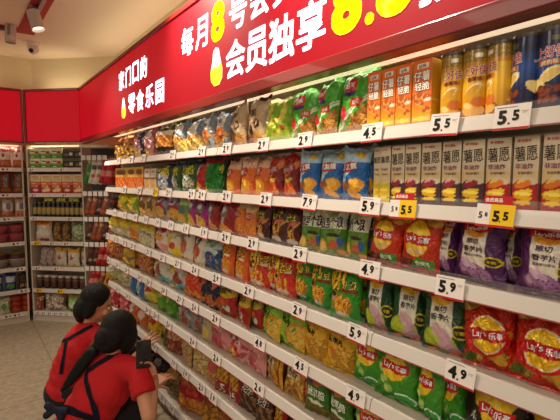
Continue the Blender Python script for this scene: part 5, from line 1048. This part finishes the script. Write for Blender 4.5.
# the phone in her hand
ph = empty('phone', (0, 0, 0)); tag(ph, 'dark phone held upright by the nearer crouching person', 'phone')
pc = at(143.5, 354, 2.155); q = Matrix((Vector((.45, -.85, .15)).normalized(), Vector((.86, .45, -.2)).normalized(), Vector((0, 0, 1)))).transposed()
x_ = RT.copy()*.85+FW*.35; x_.normalize(); z_ = (UP*1.0+RT*-.05-FW*.15); z_ = (z_-x_*z_.dot(x_)).normalized(); y_ = z_.cross(x_)
ph.matrix_world = Matrix.Translation(pc) @ Matrix((x_, y_, z_)).transposed().to_4x4()
bm = bmesh.new(); add_box(bm, (-.037, -.004, -.075), (.037, .004, .075), .0035); link('case', mesh_from(bm, M['phone'], True), ph)
bm = bmesh.new(); add_box(bm, (-.033, .0041, -.071), (.033, .0046, .071)); link('screen', mesh_from(bm, M['lens']), ph)
bm = bmesh.new(); add_box(bm, (-.032, -.006, .04), (-.01, -.004, .068), .0015); cb = link('camera_bump', mesh_from(bm, M['phone']), ph)
bm = bmesh.new(); add_cyl(bm, (-.021, -.0062, .06), (-.021, -.007, .06), .005); add_cyl(bm, (-.021, -.0062, .047), (-.021, -.007, .047), .005); link('lens', mesh_from(bm, M['lens']), cb)
# the farther one
fv = (hd(104)+Vector((0, 0, -.5))).normalized()
J = dict(pelvis=at(70, 384, 2.93), waist=at(72, 366, 2.93), chest=at(82, 346, 2.93), neck=at(90, 326, 2.94), head=at(98, 304, 2.95), f=fv, u=(Vector((0, 0, 1))+fv*.4).normalized(),
         shR=at(101, 338, 2.8), shL=at(88, 332, 3.1), elR=at(124, 370, 2.88), wrR=at(142, 350, 2.92), elL=at(112, 362, 3.08), wrL=at(128, 353, 3.08), heading=hd(88), k=1.05)
pv = J['pelvis']; h_ = J['heading']; lt = Vector((h_.y, -h_.x, 0))
for s, sg in (('R', 1), ('L', -1)):
    J['hip'+s] = pv+lt*.1*sg-Vector((0, 0, .03)); J['kn'+s] = pv+h_*.36+lt*.13*sg+Vector((0, 0, .16)); J['an'+s] = pv+h_*.06+lt*.12*sg; J['an'+s].z = .085
J['handR'] = (toward(J['wrR'], at(152, 338, 2.97)), RT*.5+FW*.9, UP+RT*.1, .165, .3, .2, .2)
J['handL'] = (toward(J['wrL'], at(138, 348, 3.1)), RT*.4+FW, UP, .165, .4, .1, .3)
far, tree, P, ax = person('person', 'crouching person in red shirt farther away reaching to the shelf', J)
k = J['k']
bm = bmesh.new()
ellip(bm, P(0, -.036, .042), ax, (.09*k, .096*k, .094*k)); ellip(bm, P(0, -.075, -.045), ax, (.075*k, .06*k, .09*k))
for s in (-1, 1): ellip(bm, P(s*.07, -.035, -.01), ax, (.022*k, .038*k, .09*k))
capsule(bm, P(0, -.07, -.06), P(0, -.06, -.12), .055, .035)
hair_obj(bm, far)
strap(tree, [(93, 326), (84, 330), (74, 336), (67, 340)], .032, 'apron_strap', far, M['navy'])
strap(tree, [(67, 338), (65, 350), (63, 362), (61, 376)], .032, 'apron_strap', far, M['navy'])
strap(tree, [(68, 340), (62, 341), (57, 342)], .03, 'apron_strap', far, M['navy'])
# ------------------------------------------------------------------ light
def area(name, loc, sx, sy_, power, col, rot=(0, 0, 0)):
    l = bpy.data.lights.new(name, 'AREA'); l.shape = 'RECTANGLE'; l.size = sx; l.size_y = sy_; l.energy = power; l.color = col
    o = bpy.data.objects.new(name, l); COL.objects.link(o); o.location = loc; o.rotation_euler = rot; return o
WARM = (1, .88, .71)
area('added_fill_light', (-.9, -.6, ZC-.02), 1.0, 1.0, 34, WARM)  # out-of-view fill lamps, added under the ceiling to brighten aisle and shelves
area('added_fill_light', (-1.9, 1.6, ZC-.02), 1.0, 1.0, 22, WARM)
area('added_fill_light', (-1.6, 4.6, ZC-.02), 1.0, 1.0, 16, WARM)
# the lamp strips under the canopy and the corner rack
for i in range(4):
    y0, y1 = YB[i], YB[i+1]
    area('canopy_strip_light', (1.21, (y0+y1)/2, 2.094), .04, y1-y0-.05, .6, (1, .88, .7), (0, math.radians(0), 0))
p = OC+EC*.35+NC*.08; area('corner_strip_light', (p.x, p.y, 2.06), .6, .04, 2.2, (1, .88, .66), (0, 0, -PI/4))
area('back_strip_light', (-.02, 5.78, 2.06), 1.1, .04, 2.2, (1, .88, .66))
area('cove_light', (1.34, 2.6, 2.74), .2, 5.0, 9, (1, .84, .58), (PI, 0, 0))
p = OC+EC*.34+NC*.2; area('cove_light', (p.x, p.y, 2.74), .6, .16, 1.3, (1, .84, .56), (PI, 0, -PI/4))
area('cove_light', (-.4, 5.88, 2.74), 1.4, .16, 2.6, (1, .84, .56), (PI, 0, 0))
w = bpy.data.worlds.new('world'); SC.world = w; w.use_nodes = True
w.node_tree.nodes['Background'].inputs['Color'].default_value = hx('#e8d8c4'); w.node_tree.nodes['Background'].inputs['Strength'].default_value = .44
SC.view_settings.view_transform = 'Standard'; SC.view_settings.look = 'None'; SC.view_settings.gamma = 1; SC.view_settings.use_curve_mapping = False
SC.view_settings.exposure = .08
